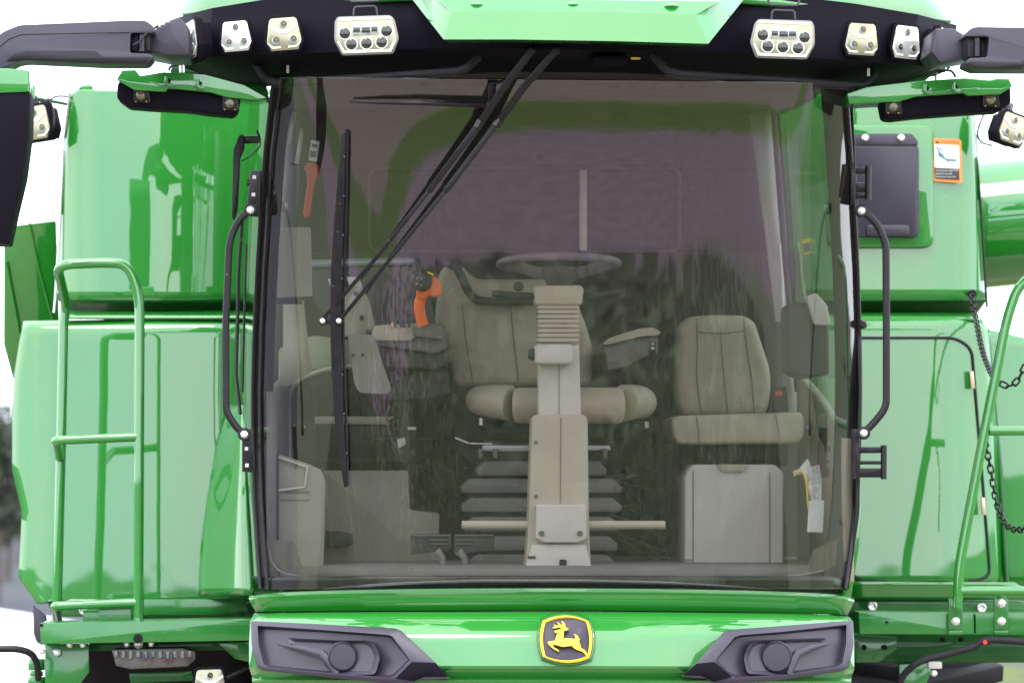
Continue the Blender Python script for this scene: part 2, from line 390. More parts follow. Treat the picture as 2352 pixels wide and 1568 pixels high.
def hedge_mass(name, x0, x1, y0, y1, h, n, size, col, label):
    rnd = random.Random(name); bm = bmesh.new()
    for i in range(n):
        x = rnd.uniform(x0, x1); y = rnd.uniform(y0, y1); hh = h*(.7+.3*math.sin(x*.7)+.25*math.sin(x*2.3+1))*rnd.uniform(.6, 1.1)
        a = rnd.uniform(0, 3.14); dx, dy = math.cos(a)*size, math.sin(a)*size; le = rnd.gauss(0, .12)*h
        v = [bm.verts.new((x-dx, y-dy, -.02)), bm.verts.new((x+dx, y+dy, -.02)), bm.verts.new((x+dx*.6+le, y+dy*.6, hh*.7)), bm.verts.new((x+le*1.5, y+le, hh)), bm.verts.new((x-dx*.8+le, y-dy*.8, hh*.6))]
        bm.faces.new(v)
    o = fin(name, bm, leafmat(*col), None, sharp=180); o['kind'] = 'stuff'; o['label'] = label; o['category'] = 'vegetation'
hedge_mass('grass_strip', -42, 36, -24, -9.2, .13, 60000, .11, ('leaf_grass', (.17, .20, .11)), 'short green grass across the track in front, mirrored in the windscreen')

# white trailer at far left
def trailer():
    Y = 12.0; s = up(Y); t = empty('box_trailer', (bgx(-120, Y), Y, 0))
    tagthing(t, 'plain white box trailer with a sloping roof, behind the machine at lower left', 'trailer')
    ix, iy = t.location.x, t.location.y
    bm = bmesh.new()
    prof = [(-2.3, .55), (1.55, .55), (1.62, .75), (1.6, 1.40), (.9, 1.64), (.0, 1.79), (-2.3, 1.84)]
    prof = [(a-bgx(-120, Y)*0, b) for a, b in prof]
    f = [bm.verts.new((a, 0, b)) for a, b in prof]; bk = [bm.verts.new((a, 1.7, b)) for a, b in prof]
    bm.faces.new(f); bm.faces.new(bk[::-1])
    for i in range(len(f)): bm.faces.new((f[i], bk[i], bk[(i+1) % len(f)], f[(i+1) % len(f)]))
    fin('body', bm, mat('trailer_white', (.78, .78, .80), .35, coat=.4, var=.03), t, .03)
    for wx in (-.4,):
        for wy in (-.05, 1.6):
            lathe('wheel', (wx, wy, .34), (0, 1, 0), [(.2, 0), (.33, 0), (.34, .05), (.34, .13), (.33, .18), (.2, .18)], RUBBER, t)
    b2 = bmesh.new(); tube_bm(b2, [(1.5, .85, .55), (2.5, .85, .5), (2.6, .85, .3), (2.6, .85, 0)], .04, 8); fin('drawbar', b2, BLACKM, t)
trailer()

# ------------------------------------------------------------------ the combine harvester
H = empty('combine_harvester', (P(1272, 1568, 1).x, 1.0, 0))
tagthing(H, 'green combine harvester with a big glazed cab, seen close up from the front', 'combine harvester')
HI = Matrix.Translation(-H.location)
_link = link
def link(name, me, m, parent, sharp=35):      # parts are modelled in world space, then hung on their parent
    o = _link(name, me, m, parent, sharp)
    if parent is not None and parent is H: me.transform(HI)
    elif parent is not None and parent.get('in_h'): me.transform(HI)
    if parent is not None and (parent is H or parent.get('in_h')): o['in_h'] = 1
    return o

def yc(v):
    h = min(1.05, max(-.05, (v-165)/1185)); return -.10+1.56*(.29*h-.13*h*h)-.024*math.exp(-max(0, v-165)/80)
def yg(u, v): return yc(v)+.38*min(1.1, abs((u-1272)/685))**6.5
GL = crv([(633, 178, 0), (612, 350, 0), (594, 620, 0), (584, 900, 0), (588, 1150, 0), (602, 1352, 0)], 6)
GR = crv([(1938, 190, 0), (1950, 350, 0), (1966, 620, 0), (1972, 900, 0), (1963, 1150, 0), (1938, 1352, 0)], 6)

# --- grain tank panels behind the cab
def ytl(u, v): return sinterp([(120, 2.02), (160, 1.93), (215, 1.90), (360, 1.885), (470, 1.905), (560, 1.945), (640, 2.0)], u)
LU = sheet('tank_panel', [(190, 205), (158, 214), (146, 330), (134, 560), (128, 689)], [(650, 205), (650, 214), (650, 330), (650, 560), (650, 689)], ytl, GREEN, H, 26, 40, .012)
tube('edge_trim', [(160, 212, 1.93), (147, 330, 1.97), (135, 560, 1.97), (127, 690, 1.97), (124, 718, 1.97)], 3.2, STEEL, LU, seg=8)
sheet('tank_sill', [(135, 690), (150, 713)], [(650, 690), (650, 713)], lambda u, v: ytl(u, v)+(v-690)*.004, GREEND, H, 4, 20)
sheet('tank_ledge', [(150, 713), (150, 727)], [(650, 713), (650, 727)], lambda u, v: 1.93-(v-713)*.010, GREEN, H, 4, 20)
prism('tank_cap', [(176, 208), (186, 193), (212, 192), (216, 208)], 2.1, .25, GREEN, H, bevel=.01)
# folded tank extension, far left
EX = prism('tank_extension', [(36, 517), (128, 506), (135, 740), (110, 860), (30, 872), (8, 790), (8, 560)], lambda u, v: 2.45+(v-500)*.0007, .05, GREEN, H, bevel=.008)
tube('fold_bead', [(68, 512, 2.455), (90, 620, 2.53), (122, 738, 2.61)], 3, GREEN, EX, seg=8)
tube('fold_bead', [(14, 600, 2.515), (40, 740, 2.61), (60, 860, 2.70)], 4, GREEN, EX, seg=8)
# lower left side shield
def yll(u, v): return sinterp([(20, 1.84), (60, 1.80), (110, 1.78), (350, 1.76), (520, 1.768), (640, 1.80)], u)+.11*max(0, (760-v)/40)**2*.6+1.9e-5*(1376-v)
LL = sheet('side_shield', [(54, 737), (43, 792), (32, 864), (28, 960), (28, 1080), (50, 1175), (47, 1240), (42, 1326), (89, 1391), (116, 1376)],
      [(650, 727), (650, 792), (650, 864), (650, 960), (650, 1080), (650, 1175), (650, 1240), (650, 1326), (650, 1370), (650, 1376)], yll, GREEN, H, 40, 36, .012)
sheet('shield_flange', [(108, 1376), (120, 1416)], [(575, 1376), (560, 1414)], lambda u, v: 1.80, GREEN2, H, 4, 8, .01)
bolt(418, 1397, 1.79, 10.5, H, cup=True); bolt(191, 1401, 1.79, 9.5, H, cup=True)
prism('mud_flap', [(75, 1388), (104, 1412), (108, 1424), (98, 1482), (84, 1474), (77, 1455)], 1.8, .03, BLACKP, H, bevel=.004)
# inner fender beside the cab
rows = []
for v in range(930, 1386, 19):
    t = (v-930)/455; uL = interp([(930, 528), (1015, 499), (1150, 474), (1260, 460), (1380, 454)], v); uR = interp([(930, 560), (1380, 585)], v)
    rows.append([(uL+(uR-uL)*k/14, v, 1.55-.35*math.sin(math.pi*(k/14)**1.3*.55)+.12*(1-t)) for k in range(15)])
loft('inner_fender', rows, GREEN, H, .01)
prism('fender_foot', [(330, 1376), (566, 1374), (570, 1405), (480, 1412), (330, 1412)], 1.5, .03, GREEN2, H, bevel=.004)
# right tank panel
def ytr(u, v): return sinterp([(1680, 1.98), (1800, 1.93), (1950, 1.90), (2160, 1.90), (2235, 1.92), (2270, 2.02)], u)
RU = sheet('tank_panel', [(1690, 190), (1690, 690)], [(2232, 190), (2236, 236), (2240, 300), (2252, 450), (2264, 690)], ytr, GREEN, H, 20, 40, .012)
tube('edge_trim', [(2234, 236, 1.96), (2241, 330, 1.96), (2253, 480, 1.96), (2267, 705, 1.96)], 3, BLACKM, RU, seg=8)
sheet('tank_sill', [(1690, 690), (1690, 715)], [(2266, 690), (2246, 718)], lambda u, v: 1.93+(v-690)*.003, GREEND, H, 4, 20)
sheet('tank_ledge', [(1690, 715), (1690, 727)], [(2246, 718), (2240, 730)], lambda u, v: 1.95-(v-715)*.010, GREEN, H, 4, 20)
# access hatch
HF = prism('hatch_frame', rect(1900, 285, 2146, 570), 1.875, .06, GREEN, H, r=26, bevel=.012, seg=3)
HD = prism('hatch_door', rect(1940, 332, 2111, 545), 1.850, .05, BLACKP, H, r=14, bevel=.006)
prism('hatch_hinge', [(1940, 307), (2095, 307), (2109, 325), (2109, 334), (1940, 334)], 1.846, .04, BLACKP, HD, r=6)
prism('hatch_lip', rect(1990, 516, 2090, 543), 1.838, .03, BLACKP, HD, r=8, bevel=.006)
for uu in (1988, 2070): lathe('hatch_bolt', P(uu, 317, 1.838), (0, 1, 0), [(.013, .01), (.013, 0), (.008, -.006)], STEEL, HD, 14)
# warning label
SK = prism('warning_label', [(2140, 317), (2208, 321), (2210, 421), (2142, 416)], 1.884, .004, STICKO, H, r=7, bevel=0)
prism('label_panel', [(2146, 331), (2203, 334), (2204, 388), (2147, 385)], 1.880, .003, WHITE, SK, r=4, bevel=0)
prism('label_text_field', [(2147, 386.5), (2203, 389), (2204, 413), (2148, 410)], 1.880, .003, GREYD, SK, bevel=0)
bm = bmesh.new()
for a, b, w in (((2151, 337), (2158, 350), 1.2), ((2158, 350), (2159, 357), 2.6), ((2159, 357), (2176, 367), 1.6), ((2176, 367), (2196, 368), 2.0), ((2176, 368), (2177, 380), .7), ((2161, 346), (2168, 341), 1), ((2161, 354), (2169, 357), 1.3)):
    tube_bm(bm, [P(a[0], a[1], 1.879), P(b[0], b[1], 1.879)], w*up(1.9), 6)
lathe_bm(bm, P(2159.5, 342, 1.879), (0, 1, 0), [(.0035, .002), (.0035, 0)], 10)
fin('pictogram', bm, TEAL, SK)
text_part('label_title', 'WARNING', 2158, 329, 1.8775, 9.5, mat('label_ink', (.55, .08, .03), .6), SK)
prism('alert_triangle', [(2149, 329), (2153, 321.5), (2157, 329)], 1.878, .002, GREYD, SK, bevel=0)
for i, s_ in enumerate(('Avoid serious injury from', 'falling. Do not ride', 'inside tank in this area')):
    text_part('label_text', s_, 2149, 393.5+7*i, 1.8775, 5.0, WHITE, SK)
# lower right side shield with door
def yrl(u, v): return sinterp([(1690, 1.86), (1850, 1.78), (2180, 1.76), (2260, 1.80), (2330, 1.9)], u)+.11*max(0, (755-v)/40)**2*.5+1.9e-5*(1338-v)
RL = sheet('side_shield', [(1690, 727), (1690, 1338)], [(2252, 727), (2270, 760), (2290, 1000), (2308, 1338)], yrl, GREEN, H, 36, 36, .012)
DR = [(1940, 776), (2195, 776), (2232, 800), (2240, 900), (2258, 1120), (2272, 1300), (2272, 1318), (2250, 1333), (1975, 1333), (1950, 1310)]
bm = bmesh.new()
q = fillet([(a, b, 0) for a, b in DR], [0, 20, 30, 0, 0, 20, 10, 20, 20, 0], 6, closed=False)
tube_bm(bm, [P(p.x, p.y, yrl(p.x, p.y)-.001) for p in q], 3.6*up(1.8), 8)
fin('door_seal', bm, RUBBER, RL)
for v_ in (870, 1160): prism('door_hinge', [(2228+(v_-870)*.09, v_-18), (2236+(v_-870)*.09, v_-18), (2240+(v_-870)*.09, v_+22), (2231+(v_-870)*.09, v_+22)], 1.765, .02, mat('hinge_pin', (.65, .5, .36), .4, metal=.5), RL, bevel=.001)
sheet('outer_shield', [(2268, 755), (2278, 900), (2300, 1150), (2314, 1345)], [(2352, 775), (2400, 850), (2440, 1100), (2440, 1345)], lambda u, v: 1.98+.0001*(u-2268), GREEN, H, 20, 16, .012)
tube('shield_edge', [(2266, 765, 1.86), (2280, 900, 1.86), (2298, 1100, 1.86), (2313, 1350, 1.86)], 6, GREEND, H, seg=8)
sheet('shield_flange', [(1950, 1336), (1950, 1376)], [(2330, 1338), (2400, 1378)], lambda u, v: 1.76+(v-1336)*.0006, GREEN, H, 6, 12)
sheet('shield_flange', [(1950, 1372), (1950, 1410)], [(2400, 1374), (2400, 1410)], lambda u, v: 1.83, GREEN2, H, 4, 8)
prism('corner_panel', [(2300, 1345), (2440, 1345), (2440, 1400), (2300, 1402)], 1.9, .03, GREEN2, H)
for uu, vv in ((2004, 1391), (2255, 1395)): bolt(uu, vv, 1.81, 10.5, H, cup=True)
# narrow fender strip beside the right pillar
prism('pillar_fender', [(1972, 1150), (1981, 1156), (1973, 1260), (1955, 1375), (1932, 1375), (1958, 1260)], .9, .3, GREEN, H, bevel=.006)
# tank body closing everything behind
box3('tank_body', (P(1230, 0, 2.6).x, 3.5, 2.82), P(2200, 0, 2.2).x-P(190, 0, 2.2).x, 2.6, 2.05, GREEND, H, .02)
# unloading auger
A0 = P(2180, 522, 2.75); A1 = P(2700, 470, 2.6); ax = (A1-A0).normalized(); La = (A1-A0).length
AU = lathe('unloading_auger', A0, ax, [(.238, 0), (.238, La*.1), (.236, La*.95), (.2, La)], GREEN, H, 64)
# chassis, wheels
box3('chassis', (P(1272, 0, 1.6).x, 2.2, 1.75), 1.15, 2.2, .75, GREEND, H, .03)
def wheel(cx, nm='wheel'):
    c = Vector((cx, 2.15, .98)); w_ = lathe(nm, c-Vector((.36, 0, 0)), (1, 0, 0), [(.55, .06), (.80, 0), (.93, .04), (.96, .15), (.96, .57), (.93, .68), (.80, .72), (.55, .66)], RUBBER, H, 48)
    bm = bmesh.new()
    for k in range(24):
        for sgn in (-1, 1):
            a = 2*math.pi*(k+.25*sgn)/24; M_ = Matrix.Translation(c+Vector((sgn*.17, 0, 0))) @ Matrix.Rotation(a, 4, 'X') @ Matrix.Translation((0, 0, .975)) @ Matrix.Rotation(R(28*sgn), 4, 'Z')
            g = bmesh.ops.create_cube(bm, size=1, matrix=M_ @ Matrix.Diagonal((.34, .06, .06, 1)))
    fin('tyre_lug', bm, RUBBER, w_, .006)
    lathe('rim', c-Vector((.30, 0, 0)), (1, 0, 0), [(.56, 0), (.54, .03), (.3, .12), (.15, .08), (.15, .0)], YELLOW, w_, 32)
wheel(P(2080, 0, 2.1).x-.02); wheel(P(395, 0, 2.1).x+.02)
# below left
TB = prism('platform_beam', [(91, 1431), (577, 1422), (574, 1470), (94, 1478)], .75, .25, GREEN2, H, r=2, bevel=.005)
lathe('beam_hole', P(95, 1435, .748), (0, 1, 0), [(.006, .004), (.006, -.001)], DARK, TB, 10)
sheet('understructure', [(100, 1474), (108, 1510), (180, 1516), (180, 1568), (180, 1620)], [(580, 1466), (580, 1500), (580, 1510), (580, 1568), (580, 1620)], lambda u, v: 1.12+(v-1474)*.0012, DARK, H, 8, 8)
prism('frame_bracket', [(103, 1478), (204, 1478), (205, 1542), (186, 1568), (180, 1620), (103, 1620)], .86, .05, GREEN2, H, bevel=.004)
prism('cross_member', [(205, 1476), (575, 1470), (575, 1492), (205, 1494)], .95, .1, GREEND, H)
prism('gusset', [(500, 1476), (572, 1472), (572, 1520), (540, 1512)], .9, .03, GREEN2, H)
for uu, vv, rr in ((131, 1497, 9), (160, 1480, 7), (190, 1480, 7), (291, 1479, 7), (318, 1478, 11), (347, 1478, 7), (97, 1495, 7)): bolt(uu, vv, .84, rr, H)
lathe('beam_grommet', P(317, 1466, .748), (0, 1, 0), [(11*up(.75), .006), (11*up(.75), -.001), (6*up(.75), -.002)], DARK, TB, 16)
HC = prism('hydraulic_coupler', [(256, 1491), (420, 1488), (448, 1496), (448, 1514), (430, 1530), (300, 1536), (266, 1528), (262, 1510)], .80, .12, mat('coupler_cast', (.11, .10, .095), .5, metal=.3, var=.3, vscale=40), H, bevel=.004)
multi('coupler_rib', [rect(262+i*17, 1494, 270+i*17, 1508+((i*7) % 5)) for i in range(11)], .785, .02, mat('coupler_plate', (.17, .16, .15), .45, var=.25, vscale=50), HC)
for uu in (330, 345, 377, 393):
    prism('blue_mark', rect(uu-3, 1502, uu+3, 1510), .782, .01, MATS['blue_dull'], HC, bevel=.001); prism('red_mark', rect(uu-3, 1511.5, uu+3, 1515), .782, .01, MATS['red_dull'], HC, bevel=.001)
prism('coupler_bracket', [(296, 1545), (440, 1540), (445, 1562), (300, 1568)], .9, .03, GREEND, H, bevel=.002)
tube('pipe_handle', [(-60, 1490, .7), (40, 1489, .7), (72, 1498, .72), (86, 1522, .75), (88, 1560, .78)], 8, BLACKM, H, fr=.04)
for v0, v1, r_ in ((1512, 1538, 19), (1540, 1552, 15), (1553, 1575, 20)):
    tube('pivot_sleeve', [(84, v0, .9), (84, v1, .9)], r_, GREEN2, H, seg=20, bevel=.002)
tube('spill_hose', [(430, 1548, .95), (500, 1560, .9), (560, 1535, .9), (585, 1520, 1)], 6, BLACKM, H, smooth=6)
# below right
RB = prism('platform_beam', [(1972, 1405), (2236, 1408), (2238, 1456), (1975, 1455)], .95, .25, GREEN2, H, r=2, bevel=.005)
prism('platform_beam', [(2240, 1409), (2460, 1410), (2460, 1456), (2242, 1455)], .945, .25, GREEN2, H, r=2, bevel=.005)
for uu in (2195, 2300):
    T = prism('rail_bracket', rect(uu-16, 1374, uu+16, 1445), .93, .02, GREEN2, H, r=2, bevel=.002)
    bolt(uu, 1385, .928, 10, T); bolt(uu, 1426, .928, 10, T)
    prism('beam_tab', rect(uu-16, 1446, uu+16, 1457), .938, .02, GREEN2, H, bevel=.002)
for uu in (2037, 2253): lathe('beam_hole', P(uu, 1428, .948), (0, 1, 0), [(.005, .004), (.005, -.001)], DARK, RB, 10)
prism('lower_frame', [(1960, 1455), (2460, 1455), (2460, 1521), (2200, 1521), (1960, 1520)], 1.25, .2, GREEND, H, bevel=.005)
prism('frame_plate', [(1962, 1458), (2060, 1462), (2060, 1490), (2020, 1520), (1962, 1521)], 1.18, .05, GREEN2, H, bevel=.003)
prism('frame_plate', [(2065, 1525), (2130, 1521), (2140, 1540), (2115, 1600), (2065, 1600)], 1.1, .04, GREEN2, H, bevel=.003)
tube('hose', [(2060, 1600, .95), (2072, 1555, .92), (2110, 1520, .9), (2170, 1503, .9), (2235, 1485, .9), (2262, 1470, .9), (2310, 1470, .9), (2380, 1476, .9)], 8, RUBBER, H, smooth=8)
lathe('hose_tag', P(2263, 1474, .87), (0, 1, 0), [(.007, .01), (.007, 0)], RED, H, 10)
prism('connector', rect(2133, 1519, 2164, 1535), .95, .04, BEIGEL, H, bevel=.003)
bolt(2145, 1545, .96, 8, H)
for uu, vv in ((1985, 1486), (2032, 1486), (2165, 1468), (2207, 1468)): lathe('frame_hole', P(uu, vv, 1.17), (0, 1, 0), [(.009, .01), (.009, -.002)], DARK, H, 10)
box3('underbody', (P(1272, 0, 1.4).x, 1.2, 1.72), 1.9, .5, .62, DARK, H, .01)

# --- handrails
tube('handrail', [(318, 1426, .95), (321, 700, .95), (313, 652, .95), (290, 606, .95), (240, 603, .95), (131, 608, .95), (152, 700, 1.2), (146, 740, 1.2), (141, 1000, 1.2), (130, 1432, 1.2)], 11.5, GREEN, H, fr=.055, seg=20)
HR2 = tube('handrail', [(314, 1003, .95), (128, 1011, .95), (138, 1052, 1.2)], 10.5, GREEN, H, fr=.018, seg=20)
tube('handrail', [(314, 1383, .95), (126, 1391, .95), (134, 1428, 1.2)], 10.5, GREEN, H, fr=.018, seg=20)
prism('rail_foot', [(226, 1397), (300, 1394), (304, 1428), (228, 1430)], .97, .02, GREEN2, H, bevel=.002)
prism('rail_foot', [(190, 1400), (250, 1399), (265, 1430), (190, 1432)], 1.0, .02, GREEN2, H, bevel=.002)
tube('handrail', [(2199, 1395, .9), (2203, 1300, .9), (2248, 1060, .9), (2312, 735, .9), (2335, 665, .9), (2368, 632, .9), (2460, 625, .9)], 11.5, GREEN, H, fr=.05, seg=20)
tube('handrail', [(2272, 989, .9), (2460, 989, .9)], 11, GREEN, H, seg=20)
tube('handrail', [(2206, 1356, .9), (2460, 1356, .9)], 11, GREEN, H, seg=20)
tube('handrail', [(2300, 1440, .98), (2300, 1376, .98), (2300, 1366, .98)], 10, GREEN, H, seg=20)
# --- chains
def chain(pts, r=5.2):
    Q = resample([P(*p) for p in crv([Vector(p) for p in pts], 10)], 400); L_ = sum((b-a).length for a, b in zip(Q, Q[1:]))
    pitch = .0235; N_ = int(L_/pitch); Q = resample(Q, N_+1); bm = bmesh.new()
    for i in range(N_):
        c = (Q[i]+Q[i+1])/2; t = (Q[i+1]-Q[i]).normalized(); side = Vector((0, 1, 0)) if i % 2 else t.cross(Vector((0, 1, 0))).normalized()
        hl, hw = .0155, .0085
        ring = [c+t*(hl-hw+hw*math.cos(a))*1+side*hw*math.sin(a) if math.cos(a) > 0 else c-t*(hl-hw-hw*math.cos(a))+side*hw*math.sin(a) for a in [2*math.pi*k/14 for k in range(14)]]
        ring.append(ring[0]); tube_bm(bm, ring, .0034, 6, cap=False)
    return fin('chain', bm, BLACKM, H, sharp=60)
lathe('chain_grommet', P(2233, 675, 1.905), (0, 1, 0), [(10*up(1.9), .01), (10*up(1.9), -.003), (7*up(1.9), -.004)], DARK, H, 18)
chain([(2233, 677, 1.88), (2243, 740, 1.7), (2258, 810, 1.4), (2282, 868, 1.05), (2296, 880, .98)])
chain([(2298, 880, .98), (2320, 888, .96), (2338, 872, .94), (2356, 838, .92)])
chain([(2262, 1012, 1.2), (2276, 1080, 1.25), (2288, 1150, 1.2), (2306, 1198, 1.1), (2330, 1216, 1.0), (2362, 1212, .9)])

# --- roof cap
def rrow(pts): return [(a, b, c) for a, b, c in pts]
r0 = rrow([(450, -110, 1.0), (640, -120, .6), (946, -130, .35), (1180, -135, .25), (1420, -135, .25), (1660, -130, .35), (1960, -115, .6), (2150, -95, 1.0)])
r1 = rrow([(424, -40, .50), (640, -62, .18), (946, -80, .0), (1180, -90, -.1), (1420, -90, -.1), (1700, -72, .0), (1960, -45, .18), (2170, -20, .50)])
r2 = rrow([(417, 32, .36), (640, 5, .02), (946, -12, -.20), (1180, -20, -.25), (1420, -20, -.25), (1711, -4, -.20), (1960, 20, .02), (2187, 48, .36)])
RC = loft('cab_roof', [r0, r1, r2], GREEN, H, .02, nc=30)
nose = [
 [(985, -130, .15), (1010, -130, .1), (1180, -130, .08), (1420, -130, .08), (1640, -130, .1), (1670, -130, .15)],
 [(960, -60, -.12), (1003, -2, -.36), (1180, -2, -.37), (1420, 2, -.37), (1655, 4, -.36), (1690, -60, -.12)],
 [(950, -30, -.2), (1038, 27, -.40), (1180, 26, -.41), (1420, 28, -.41), (1598, 34, -.40), (1702, -30, -.2)],
 [(946, -2, -.25), (1019, 91, -.43), (1180, 91, -.44), (1420, 95, -.44), (1627, 101, -.43), (1711, -4, -.25)],
 [(950, 2, -.20), (1030, 99, -.36), (1180, 98, -.37), (1420, 102, -.37), (1618, 108, -.36), (1707, 0, -.20)]]
loft('roof_nose', nose, GREEN, H, .012, sharp=15)
for uu, vv in ((1095, 13), (1315, 13), (1541, 16)):
    bm = bmesh.new(); bmesh.ops.create_uvsphere(bm, u_segments=16, v_segments=8, radius=1)
    bmesh.ops.scale(bm, vec=(.026, .03, .010), verts=bm.verts); bmesh.ops.translate(bm, vec=P(uu, vv, -.365), verts=bm.verts); fin('roof_vent', bm, GREEN, RC)
# --- visor
vt = [(398, 44, .42), (470, 22, .16), (640, -6, .0), (946, -24, -.18), (1176, -20, -.22), (1440, -20, -.22), (1711, -20, -.18), (1960, 8, .0), (2110, 34, .16), (2198, 58, .42)]
vb = [(386, 128, .44), (470, 132, .20), (640, 126, .03), (946, 112, -.14), (1176, 112, -.18), (1440, 116, -.18), (1711, 122, -.14), (1960, 140, .03), (2110, 150, .20), (2182, 158, .44)]
vu = [(400, 158, .60), (520, 190, .45), (640, 178, .20), (900, 150, .0), (1176, 140, -.05), (1440, 142, -.05), (1711, 155, .0), (1900, 182, .20), (2040, 195, .45), (2150, 175, .60)]
vw = [(520, 150, .95), (580, 205, .70), (660, 192, .40), (900, 178, .12), (1176, 165, .0), (1440, 168, .0), (1711, 180, .12), (1880, 196, .40), (1960, 208, .70), (2060, 170, .95)]
VI = loft('roof_visor', [vt, vb, vu, vw], BLACKQ, H, .01, nc=40, sharp=20)
for pts in ([(588, 148, .18), (612, 184, .15), (640, 190, .12), (860, 178, -.04), (1050, 164, -.14), (1075, 156, -.15), (1098, 132, -.13)],
            [(1500, 126, -.13), (1528, 162, -.15), (1560, 170, -.14), (1750, 182, -.04), (1960, 196, .14), (1985, 196, .18), (2010, 170, .2)]):
    tube('gutter_bar', pts, 9.5, RUBBER, VI, fr=.03, seg=12)
    tube('gutter_seal', [(a, b+10, c) for a, b, c in pts[1:-2]], 2.2, BLACKM, VI, seg=8)
for uu, vv, yy in ((661, 160, .1), (1995, 167, .12)): prism('roof_pin', rect(uu-3, vv-10, uu+3, vv+8), yy, .01, BEIGE, VI, bevel=.001)
prism('wiper_mount', [(1362, 128), (1440, 130), (1440, 146), (1362, 146)], -.16, .1, BLACKQ, VI, bevel=.004)
prism('visor_tag', [(1449, 132), (1472, 133), (1470, 137), (1450, 137)], -.2, .004, YELLOWL, VI, bevel=0)
for a in (1222, 1278): tube('wiper_spindle', [(a+4, 104, -.16), (a, 118, -.2)], 9, BLACKM, VI, seg=12)

# --- lamps
def shape(pts, r=2): return fillet([(x, y, 0) for x, y in pts], r, 3)
def lamp_obj(name, bm, m, parent, bevel=0, mtx=None):
    if mtx is not None: bm.transform(mtx)
    return fin(name, bm, m, parent, bevel)
def lp(bm, pts, y, t):   # local prism in units, x right, v down
    k = 1/K; f = [bm.verts.new((p[0]*k, y*k, -p[1]*k)) for p in pts]; b = [bm.verts.new(v.co+Vector((0, t*k, 0))) for v in f]
    bm.faces.new(f); bm.faces.new(b[::-1])
    for i in range(len(f)): bm.faces.new((f[i], b[i], b[(i+1) % len(f)], f[(i+1) % len(f)]))
SM = [(-27, -38), (27, -38), (32, -33), (40, 14), (31, 36), (-31, 36), (-40, 14), (-32, -33)]
def work_light(u, v, y, sc=1, yaw=0, roll=0, pitch=0, depth=34, mirror=1, lens=None, yawsc=1, face=None):
    M_ = Matrix.Translation(P(u, v, y)) @ Matrix.Rotation(R(yaw), 4, 'Z') @ Matrix.Rotation(R(pitch), 4, 'X') @ Matrix.Rotation(R(roll), 4, 'Y') @ Matrix.Diagonal((sc*mirror*yawsc, sc, sc, 1))
    bm = bmesh.new(); lp(bm, [(a*1.17, b*1.15-1) for a, b in SM], 0, depth*.45); lp(bm, [(a*.95, b*.95) for a, b in SM], depth*.4, depth*.6)
    hs = lamp_obj('work_light', bm, BLACKQ, H, .002, M_)
    bm = bmesh.new(); lp(bm, SM, -3, 4); rf = lamp_obj('lamp_face', bm, lens or face or CHROME, hs, .001, M_)
    bm = bmesh.new()
    for seg_ in ([(-33, -24), (-10, -10), (10, -10), (33, -24), (34, -18), (11, -3), (-11, -3), (-34, -18)],
                 [(-39, 16), (-26, 27), (-9, 27), (-8, 31), (-28, 31), (-38, 20)], [(39, 16), (38, 20), (28, 31), (8, 31), (9, 27), (26, 27)]):
        lp(bm, seg_, -5, 3)
    lamp_obj('lamp_ridge', bm, LAMPW, hs, .0005, M_)
    for (a, b) in ((0, -23), (-20, 13), (20, 13)):
        bm = bmesh.new(); k = 1/K
        lathe_bm(bm, Vector((a*k, -3*k, -b*k)), (0, -1, 0), [(9*k, 0), (8.8*k, 1.5*k), (7.5*k, 3*k), (4*k, 3.6*k), (0, 3.8*k)], 20)
        lamp_obj('led', bm, lens or LENSC, hs, 0, M_)
        bm = bmesh.new(); lathe_bm(bm, Vector(((a+1.2)*k, -5.2*k, -(b-1.2)*k)), (0, -1, 0), [(7.6*k, 0), (6.2*k, 1.9*k)], 12); lamp_obj('led_pupil', bm, LENSD, hs, 0, M_)
        bm = bmesh.new(); lp(bm, [(a+1, b-4.5), (a+6, b-2), (a+5, b), (a, b-2.2)], -8, 1); lamp_obj('led_chip', bm, AMBER, hs, 0, M_)
    return hs
work_light(542, 85, .02, .93, yaw=-8, roll=-4, yawsc=.95, face=SILVER); work_light(652, 80, -.06, 1.0, yaw=-4, roll=-4)
work_light(1979, 92, .0, .98, yaw=4, roll=3, yawsc=.97); work_light(2081, 99, .1, 1.02, yaw=20, roll=4, yawsc=.86, face=SILVER)
work_light(436, 97, .12, 1.20, yaw=-66, roll=-8, yawsc=.95, lens=LENSC); work_light(2166, 113, .25, 1.15, yaw=72, roll=9, lens=LENSC)
work_light(80, 284, 1.9, 1.20, yaw=-30, roll=-5, depth=50); work_light(2325, 297, 1.8, 1.05, yaw=30, roll=14, depth=50)
work_light(482, 1572, .7, .98, roll=-2)
for a in ([(60, 225, 1.9), (75, 222, 1.9), (100, 235, 1.9), (130, 222, 1.92), (155, 222, 1.95)], [(110, 226, 1.9), (122, 250, 1.88), (124, 290, 1.86), (116, 310, 1.9)], [(2260, 262, 1.85), (2246, 300, 1.84), (2252, 325, 1.84), (2280, 335, 1.85)],
          [(2310, 262, 1.85), (2325, 240, 1.9), (2260, 232, 1.95)]):
    tube('lamp_cable', a, 2.4, BLACKM, H, smooth=6, seg=8)
tube('lamp_stalk', [(75, 222, 1.92), (84, 250, 1.92)], 11, BLACKP, H); tube('lamp_stalk', [(2312, 240, 1.87), (2318, 262, 1.87)], 11, BLACKP, H)
tube('lamp_strut', [(62, 222, 1.95), (155, 240, 1.98)], 4, GREEND, H); 
